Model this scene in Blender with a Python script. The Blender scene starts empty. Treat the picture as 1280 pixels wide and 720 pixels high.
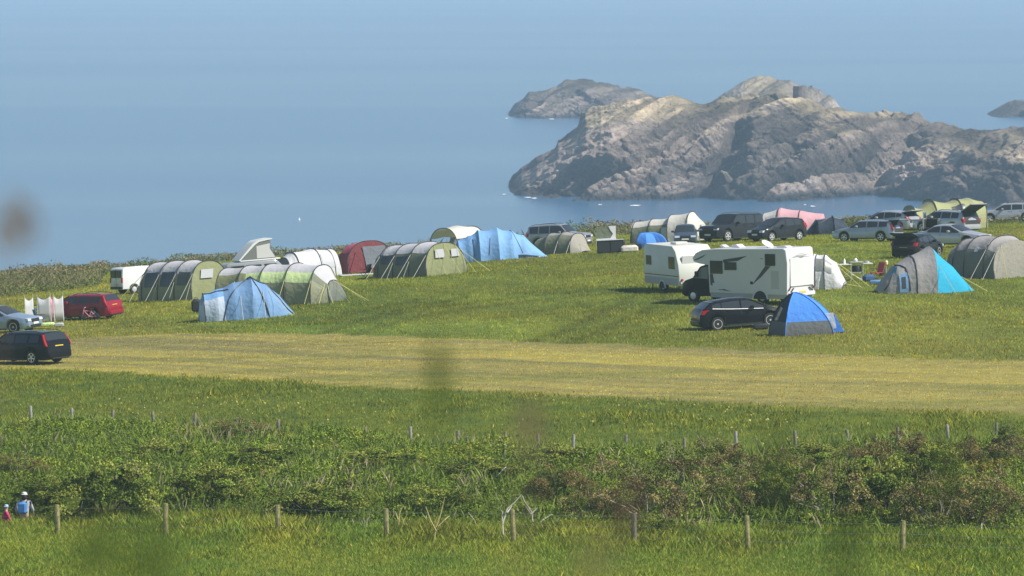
import bpy, math, random
import numpy as np
from mathutils import Vector, Matrix
R = math.radians
SC = bpy.context.scene
COL = SC.collection
rng = np.random.default_rng(7)
random.seed(7)

# ------------------------------------------------------------------ camera, sky, sun, exposure
F, CAMH, PITCH = 7111.0, 60.0, math.atan(420 / 7111.0)
cam = bpy.data.objects.new('camera', bpy.data.cameras.new('camera'))
COL.objects.link(cam)
cam.location = (0, 0, CAMH)
cam.rotation_euler = (R(90) - PITCH, 0, 0)
cam.data.sensor_width = 36.0
cam.data.lens = 36.0 * F / 1280
cam.data.clip_start = 0.3
cam.data.clip_end = 90000
cam.data.dof.use_dof = True
cam.data.dof.focus_distance = 285
cam.data.dof.aperture_fstop = 5.6
SC.camera = cam

SUN_EL, SUN_DIR = R(46), Vector((0.93, -0.36, 0)).normalized()
SUN_V = (SUN_DIR * math.cos(SUN_EL) + Vector((0, 0, math.sin(SUN_EL)))).normalized()
world = bpy.data.worlds.new('World')
SC.world = world
world.use_nodes = True
wn = world.node_tree
sky = wn.nodes.new('ShaderNodeTexSky')
sky.sky_type = 'NISHITA'
sky.sun_disc = False
sky.sun_elevation = SUN_EL
sky.sun_rotation = math.atan2(SUN_DIR.x, SUN_DIR.y)
sky.altitude = 60
sky.air_density = 1.0
sky.dust_density = 0.6
sky.ozone_density = 1.4
wn.links.new(sky.outputs[0], wn.nodes['Background'].inputs[0])
wn.nodes['Background'].inputs[1].default_value = 0.086
sun = bpy.data.objects.new('sun', bpy.data.lights.new('sun', 'SUN'))
COL.objects.link(sun)
sun.data.energy = 5.0
sun.data.angle = R(0.53)
sun.data.color = (1.0, 0.95, 0.87)
sun.location = (100, -30, 200)
sun.rotation_euler = SUN_V.to_track_quat('Z', 'Y').to_euler()
SC.view_settings.view_transform = 'Standard'
SC.view_settings.look = 'None'
SC.view_settings.exposure = 0.28
SC.view_settings.gamma = 1.0
SC.render.engine = 'CYCLES'
SC.cycles.use_denoising = True
SC.cycles.max_bounces = 6
SC.cycles.volume_bounces = 1
SC.cycles.transparent_max_bounces = 8
SC.cycles.caustics_reflective = False
SC.cycles.caustics_refractive = False

# ------------------------------------------------------------------ tags
def tag(o, label=None, cat=None, group=None, kind=None):
    if label: o['label'] = label
    if cat: o['category'] = cat
    if group: o['group'] = group
    if kind: o['kind'] = kind
    return o

# ------------------------------------------------------------------ materials
MATS = {}
def mat(name, col, rough=0.6, metal=0.0, var=0.0, scale=3.0, bump=0.0, bscale=20.0, spec=0.5, trans=0.0, coat=0.0):
    if name in MATS: return MATS[name]
    m = bpy.data.materials.new(name); m.use_nodes = True
    nt = m.node_tree; p = nt.nodes['Principled BSDF']
    p.inputs['Base Color'].default_value = (*col, 1)
    p.inputs['Roughness'].default_value = rough
    p.inputs['Metallic'].default_value = metal
    p.inputs['Specular IOR Level'].default_value = spec
    if coat: p.inputs['Coat Weight'].default_value = coat; p.inputs['Coat Roughness'].default_value = 0.05
    tc = nt.nodes.new('ShaderNodeTexCoord')
    if var:
        n = nt.nodes.new('ShaderNodeTexNoise'); n.inputs['Scale'].default_value = scale; n.inputs['Detail'].default_value = 5
        nt.links.new(tc.outputs['Object'], n.inputs['Vector'])
        r = nt.nodes.new('ShaderNodeValToRGB')
        r.color_ramp.elements[0].position = 0.3; r.color_ramp.elements[1].position = 0.7
        r.color_ramp.elements[0].color = (*[max(0, c * (1 - var)) for c in col], 1)
        r.color_ramp.elements[1].color = (*[min(1, c * (1 + var)) for c in col], 1)
        nt.links.new(n.outputs['Fac'], r.inputs[0]); nt.links.new(r.outputs[0], p.inputs['Base Color'])
    if bump:
        n2 = nt.nodes.new('ShaderNodeTexNoise'); n2.inputs['Scale'].default_value = bscale; n2.inputs['Detail'].default_value = 3
        nt.links.new(tc.outputs['Object'], n2.inputs['Vector'])
        b = nt.nodes.new('ShaderNodeBump'); b.inputs['Strength'].default_value = bump; b.inputs['Distance'].default_value = 0.1
        nt.links.new(n2.outputs['Fac'], b.inputs['Height']); nt.links.new(b.outputs[0], p.inputs['Normal'])
    if trans:
        t = nt.nodes.new('ShaderNodeBsdfTranslucent'); t.inputs[0].default_value = (*col, 1)
        mx = nt.nodes.new('ShaderNodeMixShader'); mx.inputs[0].default_value = trans
        nt.links.new(p.outputs[0], mx.inputs[1]); nt.links.new(t.outputs[0], mx.inputs[2])
        nt.links.new(mx.outputs[0], nt.nodes['Material Output'].inputs['Surface'])
    MATS[name] = m
    return m

def mat_attr(name, rough=0.7, trans=0.25, spec=0.25):
    m = bpy.data.materials.new(name); m.use_nodes = True
    nt = m.node_tree; p = nt.nodes['Principled BSDF']
    a = nt.nodes.new('ShaderNodeAttribute'); a.attribute_name = 'Col'
    p.inputs['Roughness'].default_value = rough; p.inputs['Specular IOR Level'].default_value = spec
    nt.links.new(a.outputs['Color'], p.inputs['Base Color'])
    if trans:
        t = nt.nodes.new('ShaderNodeBsdfTranslucent'); nt.links.new(a.outputs['Color'], t.inputs[0])
        mx = nt.nodes.new('ShaderNodeMixShader'); mx.inputs[0].default_value = trans
        nt.links.new(p.outputs[0], mx.inputs[1]); nt.links.new(t.outputs[0], mx.inputs[2])
        nt.links.new(mx.outputs[0], nt.nodes['Material Output'].inputs['Surface'])
    return m
LEAFM = mat_attr('leafy'); BUSHM = mat_attr('bush_leaf', .7, .08, .15); GROUNDM = mat_attr('soil_and_turf', 0.95, 0, 0.1)

# ------------------------------------------------------------------ mesh builder
class MB:
    def __init__(s): s.v = []; s.f = []
    def add(s, vs, fs, M=None):
        o = len(s.v)
        s.v += [tuple(M @ Vector(v)) if M is not None else tuple(v) for v in vs]
        s.f += [tuple(i + o for i in f) for f in fs]
        return s
    def box(s, x0, x1, y0, y1, z0, z1, M=None, b=0.0):
        if b <= 0:
            vs = [(x0,y0,z0),(x1,y0,z0),(x1,y1,z0),(x0,y1,z0),(x0,y0,z1),(x1,y0,z1),(x1,y1,z1),(x0,y1,z1)]
            return s.add(vs, [(0,3,2,1),(4,5,6,7),(0,1,5,4),(1,2,6,5),(2,3,7,6),(3,0,4,7)], M)
        rings = []
        for z, i in ((z0, b), (z0 + b, 0), (z1 - b, 0), (z1, b)):
            X0, X1, Y0, Y1 = x0 + i, x1 - i, y0 + i, y1 - i; c = b * .7
            rings.append([(X0+c,Y0,z),(X1-c,Y0,z),(X1,Y0+c,z),(X1,Y1-c,z),(X1-c,Y1,z),(X0+c,Y1,z),(X0,Y1-c,z),(X0,Y0+c,z)])
        return s.loft(rings, True, True, M)
    def loft(s, rings, closed=True, caps=False, M=None):
        n = len(rings[0]); vs = [p for r in rings for p in r]; fs = []
        for i in range(len(rings) - 1):
            for j in range(n if closed else n - 1):
                k = (j + 1) % n
                fs.append((i*n+j, i*n+k, (i+1)*n+k, (i+1)*n+j))
        if caps:
            fs.append(tuple(range(n))[::-1]); fs.append(tuple((len(rings)-1)*n + j for j in range(n)))
        return s.add(vs, fs, M)
    def tube(s, pts, r, n=6, M=None, taper=None):
        pts = [Vector(p) for p in pts]; rings = []
        for i, p in enumerate(pts):
            d = (pts[min(i+1, len(pts)-1)] - pts[max(i-1, 0)])
            d = d.normalized() if d.length > 1e-9 else Vector((0,0,1))
            a = d.cross(Vector((0,0,1)) if abs(d.z) < .9 else Vector((1,0,0))).normalized(); b = d.cross(a)
            rr = r if taper is None else r + (taper - r) * i / max(1, len(pts)-1)
            rings.append([tuple(p + a*rr*math.cos(2*math.pi*k/n) + b*rr*math.sin(2*math.pi*k/n)) for k in range(n)])
        return s.loft(rings, True, True, M)
    def grid(s, P, M=None):          # P[i][j] of points
        n = len(P[0]); vs = [p for r in P for p in r]
        fs = [(i*n+j, i*n+j+1, (i+1)*n+j+1, (i+1)*n+j) for i in range(len(P)-1) for j in range(n-1)]
        return s.add(vs, fs, M)
    def prism(s, poly, axis, a, b, M=None):   # poly of 2D points extruded along axis from a to b
        def q(p, t):
            return {'x': (t, p[0], p[1]), 'y': (p[0], t, p[1]), 'z': (p[0], p[1], t)}[axis]
        return s.loft([[q(p, a) for p in poly], [q(p, b) for p in poly]], True, True, M)
    def lathe(s, prof, n=20, M=None, axis='y'):   # prof [(r, h)] around axis
        rings = []
        for r, h in prof:
            ring = []
            for k in range(n):
                c, t = r*math.cos(2*math.pi*k/n), r*math.sin(2*math.pi*k/n)
                ring.append({'y': (c, h, t), 'z': (c, t, h), 'x': (h, c, t)}[axis])
            rings.append(ring)
        return s.loft(rings, True, True, M)
    def build(s, name, m, parent=None, smooth=35, solid=0.0):
        me = bpy.data.meshes.new(name)
        me.from_pydata(s.v, [], s.f); me.validate(); me.update()
        import bmesh
        bm = bmesh.new(); bm.from_mesh(me); bmesh.ops.recalc_face_normals(bm, faces=bm.faces); bm.to_mesh(me); bm.free()
        if smooth:
            me.shade_smooth(); me.set_sharp_from_angle(angle=R(smooth))
        me.materials.append(m)
        o = bpy.data.objects.new(name, me); COL.objects.link(o)
        if parent is not None: o.parent = parent
        if solid:
            md = o.modifiers.new('thick', 'SOLIDIFY'); md.thickness = solid; md.offset = -1
        return o

# ------------------------------------------------------------------ terrain
_c = [41.6603,-0.0322,-1.824,0.196,1.7211,0.8829,-0.2249,-0.8844,-0.1282]
_ij = [(0,0),(0,1),(0,2),(0,3),(1,0),(1,1),(1,2),(2,0),(2,1)]
def vn(x, y, s, seed=0):             # smooth value noise 0..1, vectorised
    x = np.asarray(x, float) / s + seed * 17.3; y = np.asarray(y, float) / s + seed * 9.1
    i, j = np.floor(x), np.floor(y); u, v = x - i, y - j
    u = u*u*(3-2*u); v = v*v*(3-2*v)
    def hh(a, b):
        q = np.sin(a * 127.1 + b * 311.7 + seed * 74.7) * 43758.5453
        return q - np.floor(q)
    return (hh(i,j)*(1-u)+hh(i+1,j)*u)*(1-v) + (hh(i,j+1)*(1-u)+hh(i+1,j+1)*u)*v
def fbm(x, y, s, seed=0, o=4):
    t = 0; a = .5; n = 0
    for k in range(o):
        t = t + a * vn(x, y, s / 2**k, seed + k); n += a; a *= .55
    return t / n
def sstep(a, b, t):
    t = np.clip((t - a) / (b - a), 0, 1); return t*t*(3-2*t)
def hbase(x, y):
    x = np.asarray(x, float); y = np.asarray(y, float)
    xc = 62 * np.tanh(x / 62); yc = np.clip(y, 178, 470)
    X = xc / 40; Y = (yc - 280) / 100
    z = sum(_c[k] * X**i * Y**j for k, (i, j) in enumerate(_ij))
    near = np.interp(y, [-400, -60, 0, 8, 40, 100, 150, 178], [40, 55, 58.55, 57.6, 52.5, 44.2, 41.0, 40.0])
    w = sstep(150, 190, y)
    z = near * (1 - w) + z * w
    # beyond the crest the land falls to the sea
    cr = 436 + 0.0 * x
    e = np.clip(y - cr, 0, None)
    z = z - 0.5 * e * sstep(0, 25, e) - 0.02 * e
    return np.maximum(z, -6)
def dip(x, y):
    return np.exp(-((np.asarray(x, float) + 18.2)/3.2)**4 - ((np.asarray(y, float) - 202.6)/1.9)**4)
def h(x, y):
    return hbase(x, y) - 1.0*dip(x, y) + (fbm(x, y, 9, 3, 3) - .5) * .35 * sstep(60, 120, np.asarray(y, float))
CP, SP = math.cos(PITCH), math.sin(PITCH)
def ray(px, py):
    a = (px - 640) / F; b = -(py - 360) / F
    return Vector((a, CP + b * SP, -SP + b * CP))
_YS = np.arange(175, 470, .25)
def at(px, py):
    """ground point that the photograph shows at (px, py); beyond the crest: the crest point"""
    r = ray(px, py); r = r / r.y
    z = CAMH + r.z * _YS; g = h(r.x * _YS, _YS)
    k = np.nonzero(g >= z)[0]
    k = k[0] if len(k) else int(np.argmax(((g - CAMH) / _YS)))
    y = _YS[k]
    return Vector((r.x * y, y, float(h(r.x * y, y))))
def at_d(px, d):
    x = (px - 640) / F * d
    return Vector((x, d, float(h(x, d))))
def to_px(x, y, z):
    zc = z - CAMH
    dep = y * CP - zc * SP; up = y * SP + zc * CP
    return 640 + F * x / dep, 360 - F * up / dep
def thing(name, label, cat, px=None, py=None, yaw=0, group=None, loc=None, scale=1.0, dz=0.0, tilt=True):
    o = bpy.data.objects.new(name, None); COL.objects.link(o); o.empty_display_size = .3
    p = loc if loc is not None else at(px, py)
    x, y = p[0], p[1]
    if tilt:
        e = .9
        n = Vector((-(float(h(x+e,y)-h(x-e,y)))/(2*e), -(float(h(x,y+e)-h(x,y-e)))/(2*e), 1)).normalized()
    else: n = Vector((0,0,1))
    fx = Vector((math.cos(R(yaw)), math.sin(R(yaw)), 0)); fx = (fx - n * fx.dot(n)).normalized(); fy = n.cross(fx)
    m = Matrix((fx, fy, n)).transposed().to_4x4()
    o.matrix_world = Matrix.Translation(Vector(p) + n * dz) @ m @ Matrix.Scale(scale, 4)
    tag(o, label, cat, group)
    return o

def np_mesh(name, V, Fc, cols, m, n_per=None, smooth=False):
    me = bpy.data.meshes.new(name)
    k = Fc.shape[1]
    me.vertices.add(len(V)); me.vertices.foreach_set('co', V.astype(np.float32).ravel())
    me.loops.add(Fc.size); me.loops.foreach_set('vertex_index', Fc.astype(np.int32).ravel())
    me.polygons.add(len(Fc)); me.polygons.foreach_set('loop_start', np.arange(0, Fc.size, k, dtype=np.int32))
    if smooth: me.polygons.foreach_set('use_smooth', np.ones(len(Fc), bool))
    me.update(calc_edges=True)
    if cols is not None:
        a = me.attributes.new('Col', 'FLOAT_COLOR', 'POINT')
        c4 = np.ones((len(V), 4), np.float32); c4[:, :3] = cols
        a.data.foreach_set('color', c4.ravel())
    me.materials.append(m)
    return me
def link(name, me, parent=None):
    o = bpy.data.objects.new(name, me); COL.objects.link(o)
    if parent is not None: o.parent = parent
    return o

# what grows where, from map-like curves in world metres -------------------------------------
def strip_edges(x):                   # mown strip: near and far edge (metres along y) at x
    near = np.interp(x, STRX, STRN); far = np.interp(x, STRX, STRF)
    return near, far
_pn = [(0,459),(130,464),(260,471),(400,481),(520,486),(640,491),(800,499),(960,507),(1120,512),(1280,517)]
_pf = [(0,429),(110,423),(200,418),(330,417),(500,421),(640,427),(800,433),(960,440),(1120,447),(1280,452)]
def _curve(ps):
    q = [at(a, b) for a, b in ps]
    return [p.x for p in q], [p.y for p in q]
_nx, _ny = _curve(_pn); _fx, _fy = _curve(_pf)
STRX = np.linspace(-60, 60, 121)
def _ext(xs, ys):                     # extend the edges straight on past the frame
    o = np.argsort(xs); xs = np.array(xs)[o]; ys = np.array(ys)[o]
    a = np.polyfit(xs, ys, 2)
    return np.where((STRX >= xs[0]) & (STRX <= xs[-1]), np.interp(STRX, xs, ys), np.polyval(a, STRX) + np.where(STRX < xs[0], ys[0]-np.polyval(a, xs[0]), ys[-1]-np.polyval(a, xs[-1])))
STRN = _ext(_nx, _ny); STRF = _ext(_fx, _fy)
_bx, _by = _curve([(0,655),(200,657),(420,663),(640,668),(860,672),(1080,674),(1280,680)])
HEDN = _ext(_bx, _by)
_bx, _by = _curve([(0,537),(200,542),(400,552),(640,570),(860,575),(1000,562),(1280,552)])
HEDF = _ext(_bx, _by)

TRACKS = [list(zip(*_curve(q))) for q in ([(415,421),(455,408),(520,392),(620,378),(760,364),(800,352)], [(690,428),(735,412),(770,395),(800,380),(812,370)], [(60,425),(140,408),(220,402),(300,408),(420,402),(560,372)])]
def ground_cols(x, y):
    n1 = fbm(x, y*.45, 6, 11); n2 = fbm(x, y, 1.2, 12); n3 = fbm(x, y, .35, 13, 2); n4 = fbm(x, y*.5, 22, 14, 3)
    sn, sf = np.interp(x, STRX, STRN), np.interp(x, STRX, STRF)
    hn, hf = np.interp(x, STRX, HEDN), np.interp(x, STRX, HEDF)
    wob = (n2 - .5) * 2.6 + (n1 - .5) * 2.0
    inside = sstep(-.5, .5, y - sn + wob) * (1 - sstep(-.7, .7, y - sf + wob))
    camp = np.stack([.125 + .085*(n1-.35), .172 + .05*(n1-.35), .030 + 0*n1], -1)
    pk = fbm(x + y*.25, y*.4, 5, 17, 4); camp = camp * (.86 + .45*sstep(.25, .8, pk))[..., None]
    for tr in TRACKS:
        d = np.full(np.shape(x), 9e9)
        for (ax, ay), (bx, by) in zip(tr, tr[1:]):
            ux, uy = bx-ax, (by-ay)*.45; q = np.clip(((x-ax)*ux + (y-ay)*.45*uy)/(ux*ux+uy*uy), 0, 1)
            d = np.minimum(d, np.hypot(x-ax-q*ux, (y-ay)*.45-q*uy))
        camp = camp * (1 - .26*np.exp(-((d-.9)/.45)**2)*(.5+n2))[..., None]
    dry = sstep(.5, .75, n4)[..., None]
    camp = camp * (1 - .45*dry) + np.array([.235,.225,.055]) * .45*dry
    row = .5 + .9*(fbm(x*.05, y - sn, 1.1, 16, 3) - .5)
    mown = np.stack([.300 + .07*(n2-.5) + .34*(row-.5), .272 + .05*(n2-.5) + .27*(row-.5), .088 + .02*(n3-.5)], -1)
    gp = sstep(.5, .8, fbm(x*.25, y, 3, 15, 4))[..., None] * .55
    mown = mown * (1 - gp) + np.array([.16,.19,.045]) * gp
    rough = np.stack([.105 + .09*(n2-.4), .148 + .075*(n2-.4), .022 + 0*n1], -1)
    w = sstep(0, 3, sn - y)[..., None]
    c = camp * (1 - w) + rough * w
    c = c * (1 - inside[..., None]) + mown * inside[..., None]
    fg = sstep(0, 1.5, hn - y)[..., None]
    c = c * (1 - fg) + np.stack([.125 + .09*(n2-.5), .185 + .07*(n2-.5), .030 + 0*n2], -1) * fg
    c = c * (.82 + .36 * n3)[..., None]
    return np.clip(c, .01, .9), inside, fg[..., 0], (y > hn) & (y < hf)

# terrain sheet
xs = np.concatenate([np.linspace(-900,-75,30), np.arange(-70, 70.1, .35), np.linspace(75,900,30)])
ys = np.concatenate([np.linspace(-400, 165, 40), np.arange(168, 440, .35), np.linspace(441, 560, 60)])
GX, GY = np.meshgrid(xs, ys)
GZ = h(GX, GY)
V = np.stack([GX.ravel(), GY.ravel(), GZ.ravel()], -1)
nx_ = len(xs); I = np.arange(len(ys)-1)[:, None]*nx_ + np.arange(nx_-1)[None]
Fc = np.stack([I, I+1, I+nx_+1, I+nx_], -1).reshape(-1, 4)
gc, _, _, _ = ground_cols(GX.ravel(), GY.ravel())
ter = link('ground', np_mesh('ground', V, Fc, gc*.8, GROUNDM, smooth=True))
tag(ter, 'grassy clifftop camping field sloping away to the sea', kind='structure')

# ------------------------------------------------------------------ sea
def make_sea():
    m = bpy.data.materials.new('sea_water'); m.use_nodes = True
    nt = m.node_tree; p = nt.nodes['Principled BSDF']
    p.inputs['Base Color'].default_value = (.042, .130, .245, 1)
    p.inputs['IOR'].default_value = 1.33
    p.inputs['Specular IOR Level'].default_value = .5
    geo = nt.nodes.new('ShaderNodeNewGeometry')
    mp = nt.nodes.new('ShaderNodeMapping'); mp.inputs['Scale'].default_value = (.0007, .0028, 1)
    nt.links.new(geo.outputs['Position'], mp.inputs['Vector'])
    n = nt.nodes.new('ShaderNodeTexNoise'); n.inputs['Scale'].default_value = 1; n.inputs['Detail'].default_value = 4; n.inputs['Distortion'].default_value = .5
    nt.links.new(mp.outputs[0], n.inputs['Vector'])
    mr = nt.nodes.new('ShaderNodeMapRange'); mr.inputs['From Min'].default_value = .42; mr.inputs['From Max'].default_value = .6
    mr.inputs['To Min'].default_value = .225; mr.inputs['To Max'].default_value = .195
    nt.links.new(n.outputs['Fac'], mr.inputs['Value']); nt.links.new(mr.outputs[0], p.inputs['Roughness'])
    mp2 = nt.nodes.new('ShaderNodeMapping'); mp2.inputs['Scale'].default_value = (.10, .16, .4)
    nt.links.new(geo.outputs['Position'], mp2.inputs['Vector'])
    n2 = nt.nodes.new('ShaderNodeTexNoise'); n2.inputs['Scale'].default_value = 1; n2.inputs['Detail'].default_value = 6
    nt.links.new(mp2.outputs[0], n2.inputs['Vector'])
    b = nt.nodes.new('ShaderNodeBump'); b.inputs['Strength'].default_value = .5; b.inputs['Distance'].default_value = .35
    nt.links.new(n2.outputs['Fac'], b.inputs['Height']); nt.links.new(b.outputs[0], p.inputs['Normal'])
    mb = MB(); S = 42000
    mb.add([(-S,-2000,0),(S,-2000,0),(S,S,0),(-S,S,0)], [(0,1,2,3)])
    o = mb.build('sea', m, smooth=0); tag(o, 'calm hazy blue sea filling the view behind the field', kind='structure')
make_sea()

# ------------------------------------------------------------------ rocky headland and islets
def rock_mat():
    m = bpy.data.materials.new('strata_rock'); m.use_nodes = True
    nt = m.node_tree; L = nt.links; p = nt.nodes['Principled BSDF']; p.inputs['Roughness'].default_value = .9
    p.inputs['Specular IOR Level'].default_value = .2
    a = nt.nodes.new('ShaderNodeAttribute'); a.attribute_name = 'Col'
    geo = nt.nodes.new('ShaderNodeNewGeometry')
    mp = nt.nodes.new('ShaderNodeMapping'); mp.inputs['Scale'].default_value = (.5, .4, .6)
    L.new(geo.outputs['Position'], mp.inputs['Vector'])
    n = nt.nodes.new('ShaderNodeTexNoise'); n.inputs['Scale'].default_value = 1; n.inputs['Detail'].default_value = 7; n.inputs['Roughness'].default_value = .65
    L.new(mp.outputs[0], n.inputs['Vector'])
    mr = nt.nodes.new('ShaderNodeMapRange'); mr.inputs['From Min'].default_value = .3; mr.inputs['From Max'].default_value = .7
    mr.inputs['To Min'].default_value = .6; mr.inputs['To Max'].default_value = 1.4
    L.new(n.outputs['Fac'], mr.inputs['Value'])
    vm = nt.nodes.new('ShaderNodeVectorMath'); vm.operation = 'SCALE'
    L.new(a.outputs['Color'], vm.inputs[0]); L.new(mr.outputs[0], vm.inputs['Scale']); L.new(vm.outputs[0], p.inputs['Base Color'])
    b = nt.nodes.new('ShaderNodeBump'); b.inputs['Strength'].default_value = 1.0; b.inputs['Distance'].default_value = 1.6
    L.new(n.outputs['Fac'], b.inputs['Height']); L.new(b.outputs[0], p.inputs['Normal'])
    return m
ROCK = rock_mat()
def ridged(x, y, s, seed, o=5):
    t = 0; a = .5; n = 0
    for k in range(o):
        t = t + a * (1 - np.abs(2*vn(x, y, s/2**k, seed+k) - 1)); n += a; a *= .55
    return t / n
def rock_mass(name, label, sil, D0, depth, x_px, nu, nv, seed, amp, y0=None, strata=30, tan=1.0):
    """a real land mass: ridge heights sil [(px, py)], foot at distance D0 (+y0), faces both ways down into the sea"""
    pxs = np.linspace(x_px[0], x_px[1], nu)
    yy0 = D0 + (np.interp(pxs, [a for a, _ in y0], [b for _, b in y0]) if y0 else 0) + (fbm(pxs, 0*pxs, 90, seed+40, 3)-.5)*14
    ry = yy0 + depth
    rz = 60 - (np.interp(pxs, [a for a, _ in sil], [b for _, b in sil]) + 60) / F * (ry - .15*depth)
    rz = rz + (fbm(pxs, 0*pxs, 9, seed+50, 4)-.5) * amp * .35 * np.clip(rz/8, 0, 1)
    t = np.linspace(0, 1, nv)
    prof_y = np.concatenate([t[:-1], 1 + 1.3*t]);  prof_z = np.concatenate([np.sin(t[:-1]*math.pi/2)**.8, 1 - 1.15*t**1.6])
    T, _P = np.meshgrid(prof_y, pxs, indexing='ij'); Z0 = np.broadcast_to(prof_z[:, None], T.shape)
    Y = yy0[None] + T * depth; X = (_P - 640) / F * (D0 + (Y-D0)*.4)
    ker = np.ones(61)/61; rs = np.convolve(np.pad(rz, 30, 'edge'), ker, 'valid'); rzz = rs[None] + (rz - rs)[None] * Z0**5
    Z = Z0 * (np.maximum(rzz, -3) + 2.5) - 2.5
    c, s = math.cos(R(strata)), math.sin(R(strata))
    pe = _P - Z*(F/D0)*.75 + (fbm(X, Z*1.5, 22, seed+2, 3)-.5)*60
    Y = Y + np.interp(pe, pxs, yy0) - yy0[None]
    wob = (fbm(X, Z+Y*.5, 30, seed+3, 3)-.5)*7
    A = X*c + Z*s + Y*.15; B = -X*s + Z*c + Y*.10 + wob
    def saw(q, w):                                       # ledges: gentle tread, sharp drop
        q = q / w; q = q - np.floor(q); return np.where(q < .78, q/.78, (1-q)/.22)
    thick = sstep(.35, .65, fbm(A*.35, B*.6, 26, seed+15, 2))
    l1 = saw(B + (fbm(A*.4, B, 9, seed+4, 3)-.5)*3, 5.6) - .5; l2 = saw(B + (fbm(A*.4, B*.7, 6, seed+5, 3)-.5)*2.2, 2.3) - .5
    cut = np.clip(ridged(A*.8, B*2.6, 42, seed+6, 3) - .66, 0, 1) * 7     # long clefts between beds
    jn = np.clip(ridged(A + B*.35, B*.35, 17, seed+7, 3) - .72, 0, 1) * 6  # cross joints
    r2 = fbm(A*.6, B*1.5, 5, seed+9, 5); r3 = fbm(X, Z*1.2-Y*.6, 34, seed+20, 4); r4 = fbm(X*1.2, Z*1.5+Y, 2.0, seed+70, 3)
    edge = np.clip((1 - Z0)*2.5, .42, 1)
    dsp = (l1*3.0*thick + l2*1.5 - cut*2.6 - jn*1.3 + (r2-.5)*2.2 + (r3-.5)*2.2 + (r4-.5)*1.3) * amp * edge * np.clip((rz[None]+2)/8, .1, 1)
    Y = Y - dsp * 1.1; Z = Z + dsp * .45; X = X - dsp*.2
    dz = np.gradient(Z, axis=0); dy = np.gradient(Y, axis=0); up = np.clip(dy / (np.abs(dy)+np.abs(dz)*2+1e-6), 0, 1)
    ht = Z / max(1e-3, rz.max())
    n = fbm(A, B*1.5, 12, seed+30, 5); n5 = fbm(X, Z+Y, 26, seed+31, 3)
    grey = np.array([.235,.188,.158]); dark = np.array([.105,.088,.080]); tn = np.array([.325,.262,.165])*(.55 if D0 > 1500 else 1); wet = np.array([.045,.042,.04])
    k = (sstep(.5, .95, ht*.9 + (n-.5)*.8 + (up-.4)*.7 + (n5-.5)*1.1) * tan)[..., None]
    q = sstep(.5, .62, fbm(A*.5, B*1.6, 16, seed+33, 4))[..., None]
    C = grey*(1-q*.7) + dark*q*.7; C = C*(1-k) + tn*k
    bed = fbm(A*.10, B*1.0, 3.2, seed+61, 4); bed2 = fbm(A*.22, B*1.3, 9, seed+65, 3)
    C = C * (.55 + 1.0*sstep(.35, .65, bed) * .9)[..., None] * (.72 + .56*sstep(.4, .6, bed2))[..., None]
    C = C * (.75 + .5*fbm(X, Z-Y, 3, seed+34, 3))[..., None] * (1 - .55*np.clip(cut*.8+jn*.5, 0, 1))[..., None]  # clefts and joints darkened: their shade is deepened in the rock colour
    wk = (1 - sstep(.6, 2.6, Z + (n-.5)*2))[..., None]; C = C*(1-wk) + wet*wk
    V = np.stack([X.ravel(), Y.ravel(), Z.ravel()], -1)
    W = len(pxs); I = np.arange(len(prof_y)-1)[:, None]*W + np.arange(W-1)[None]
    Fc = np.stack([I, I+1, I+W+1, I+W], -1).reshape(-1, 4)
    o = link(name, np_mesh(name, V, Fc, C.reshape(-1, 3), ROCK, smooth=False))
    tag(o, label, kind='structure'); return o
SIL = [(600,262),(624,248),(632,238),(646,224),(652,215),(664,209),(672,199),(686,193),(696,188),(699,177),(712,172),(724,163),(729,150),(734,140),(745,136),(770,128),(800,123),(860,120),(895,120),(915,124),(930,125),(950,122),(975,119),(990,119),(1010,121),(1030,127),(1050,135),(1100,139),(1160,147),(1200,156),(1220,159),(1280,157),(1400,150),(1600,165),(1800,200),(1900,262)]
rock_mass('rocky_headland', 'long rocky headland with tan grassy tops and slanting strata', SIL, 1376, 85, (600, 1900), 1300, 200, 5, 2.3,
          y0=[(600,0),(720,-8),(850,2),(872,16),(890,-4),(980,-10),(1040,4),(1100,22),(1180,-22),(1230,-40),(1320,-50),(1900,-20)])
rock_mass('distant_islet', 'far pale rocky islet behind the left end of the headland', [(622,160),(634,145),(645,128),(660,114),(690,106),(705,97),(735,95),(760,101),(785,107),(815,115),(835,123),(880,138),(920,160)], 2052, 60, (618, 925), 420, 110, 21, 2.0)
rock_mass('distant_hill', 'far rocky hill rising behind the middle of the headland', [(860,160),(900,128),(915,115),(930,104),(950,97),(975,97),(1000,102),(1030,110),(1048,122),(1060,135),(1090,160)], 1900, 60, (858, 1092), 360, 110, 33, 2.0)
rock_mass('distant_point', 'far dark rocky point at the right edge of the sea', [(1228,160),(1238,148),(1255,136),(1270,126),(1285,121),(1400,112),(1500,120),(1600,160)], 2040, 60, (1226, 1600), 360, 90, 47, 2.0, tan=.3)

# surf at the foot of the rocks
def foam():
    mb = MB(); FM = mat('surf_foam', (.8,.82,.82), .9)
    for px, py, w in [(630,243,7),(660,247,12),(668,248,7),(793,257,18),(750,256,5),(1006,256,4),(1016,258,7),(633,148,5),(690,149,7)]:
        r = ray(px, py); d = CAMH / -r.z; p = r * d; s = d / F
        k = 12
        ring = [(p.x + w*s*.5*math.cos(2*math.pi*i/k)*random.uniform(.5,1.2), p.y + 14*s*math.sin(2*math.pi*i/k)*random.uniform(.4,1.3), .08) for i in range(k)]
        mb.add(ring, [tuple(range(k))])
    o = mb.build('surf', FM, smooth=0); tag(o, 'thin white surf breaking along the foot of the headland', 'surf', kind='stuff')
foam()

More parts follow.
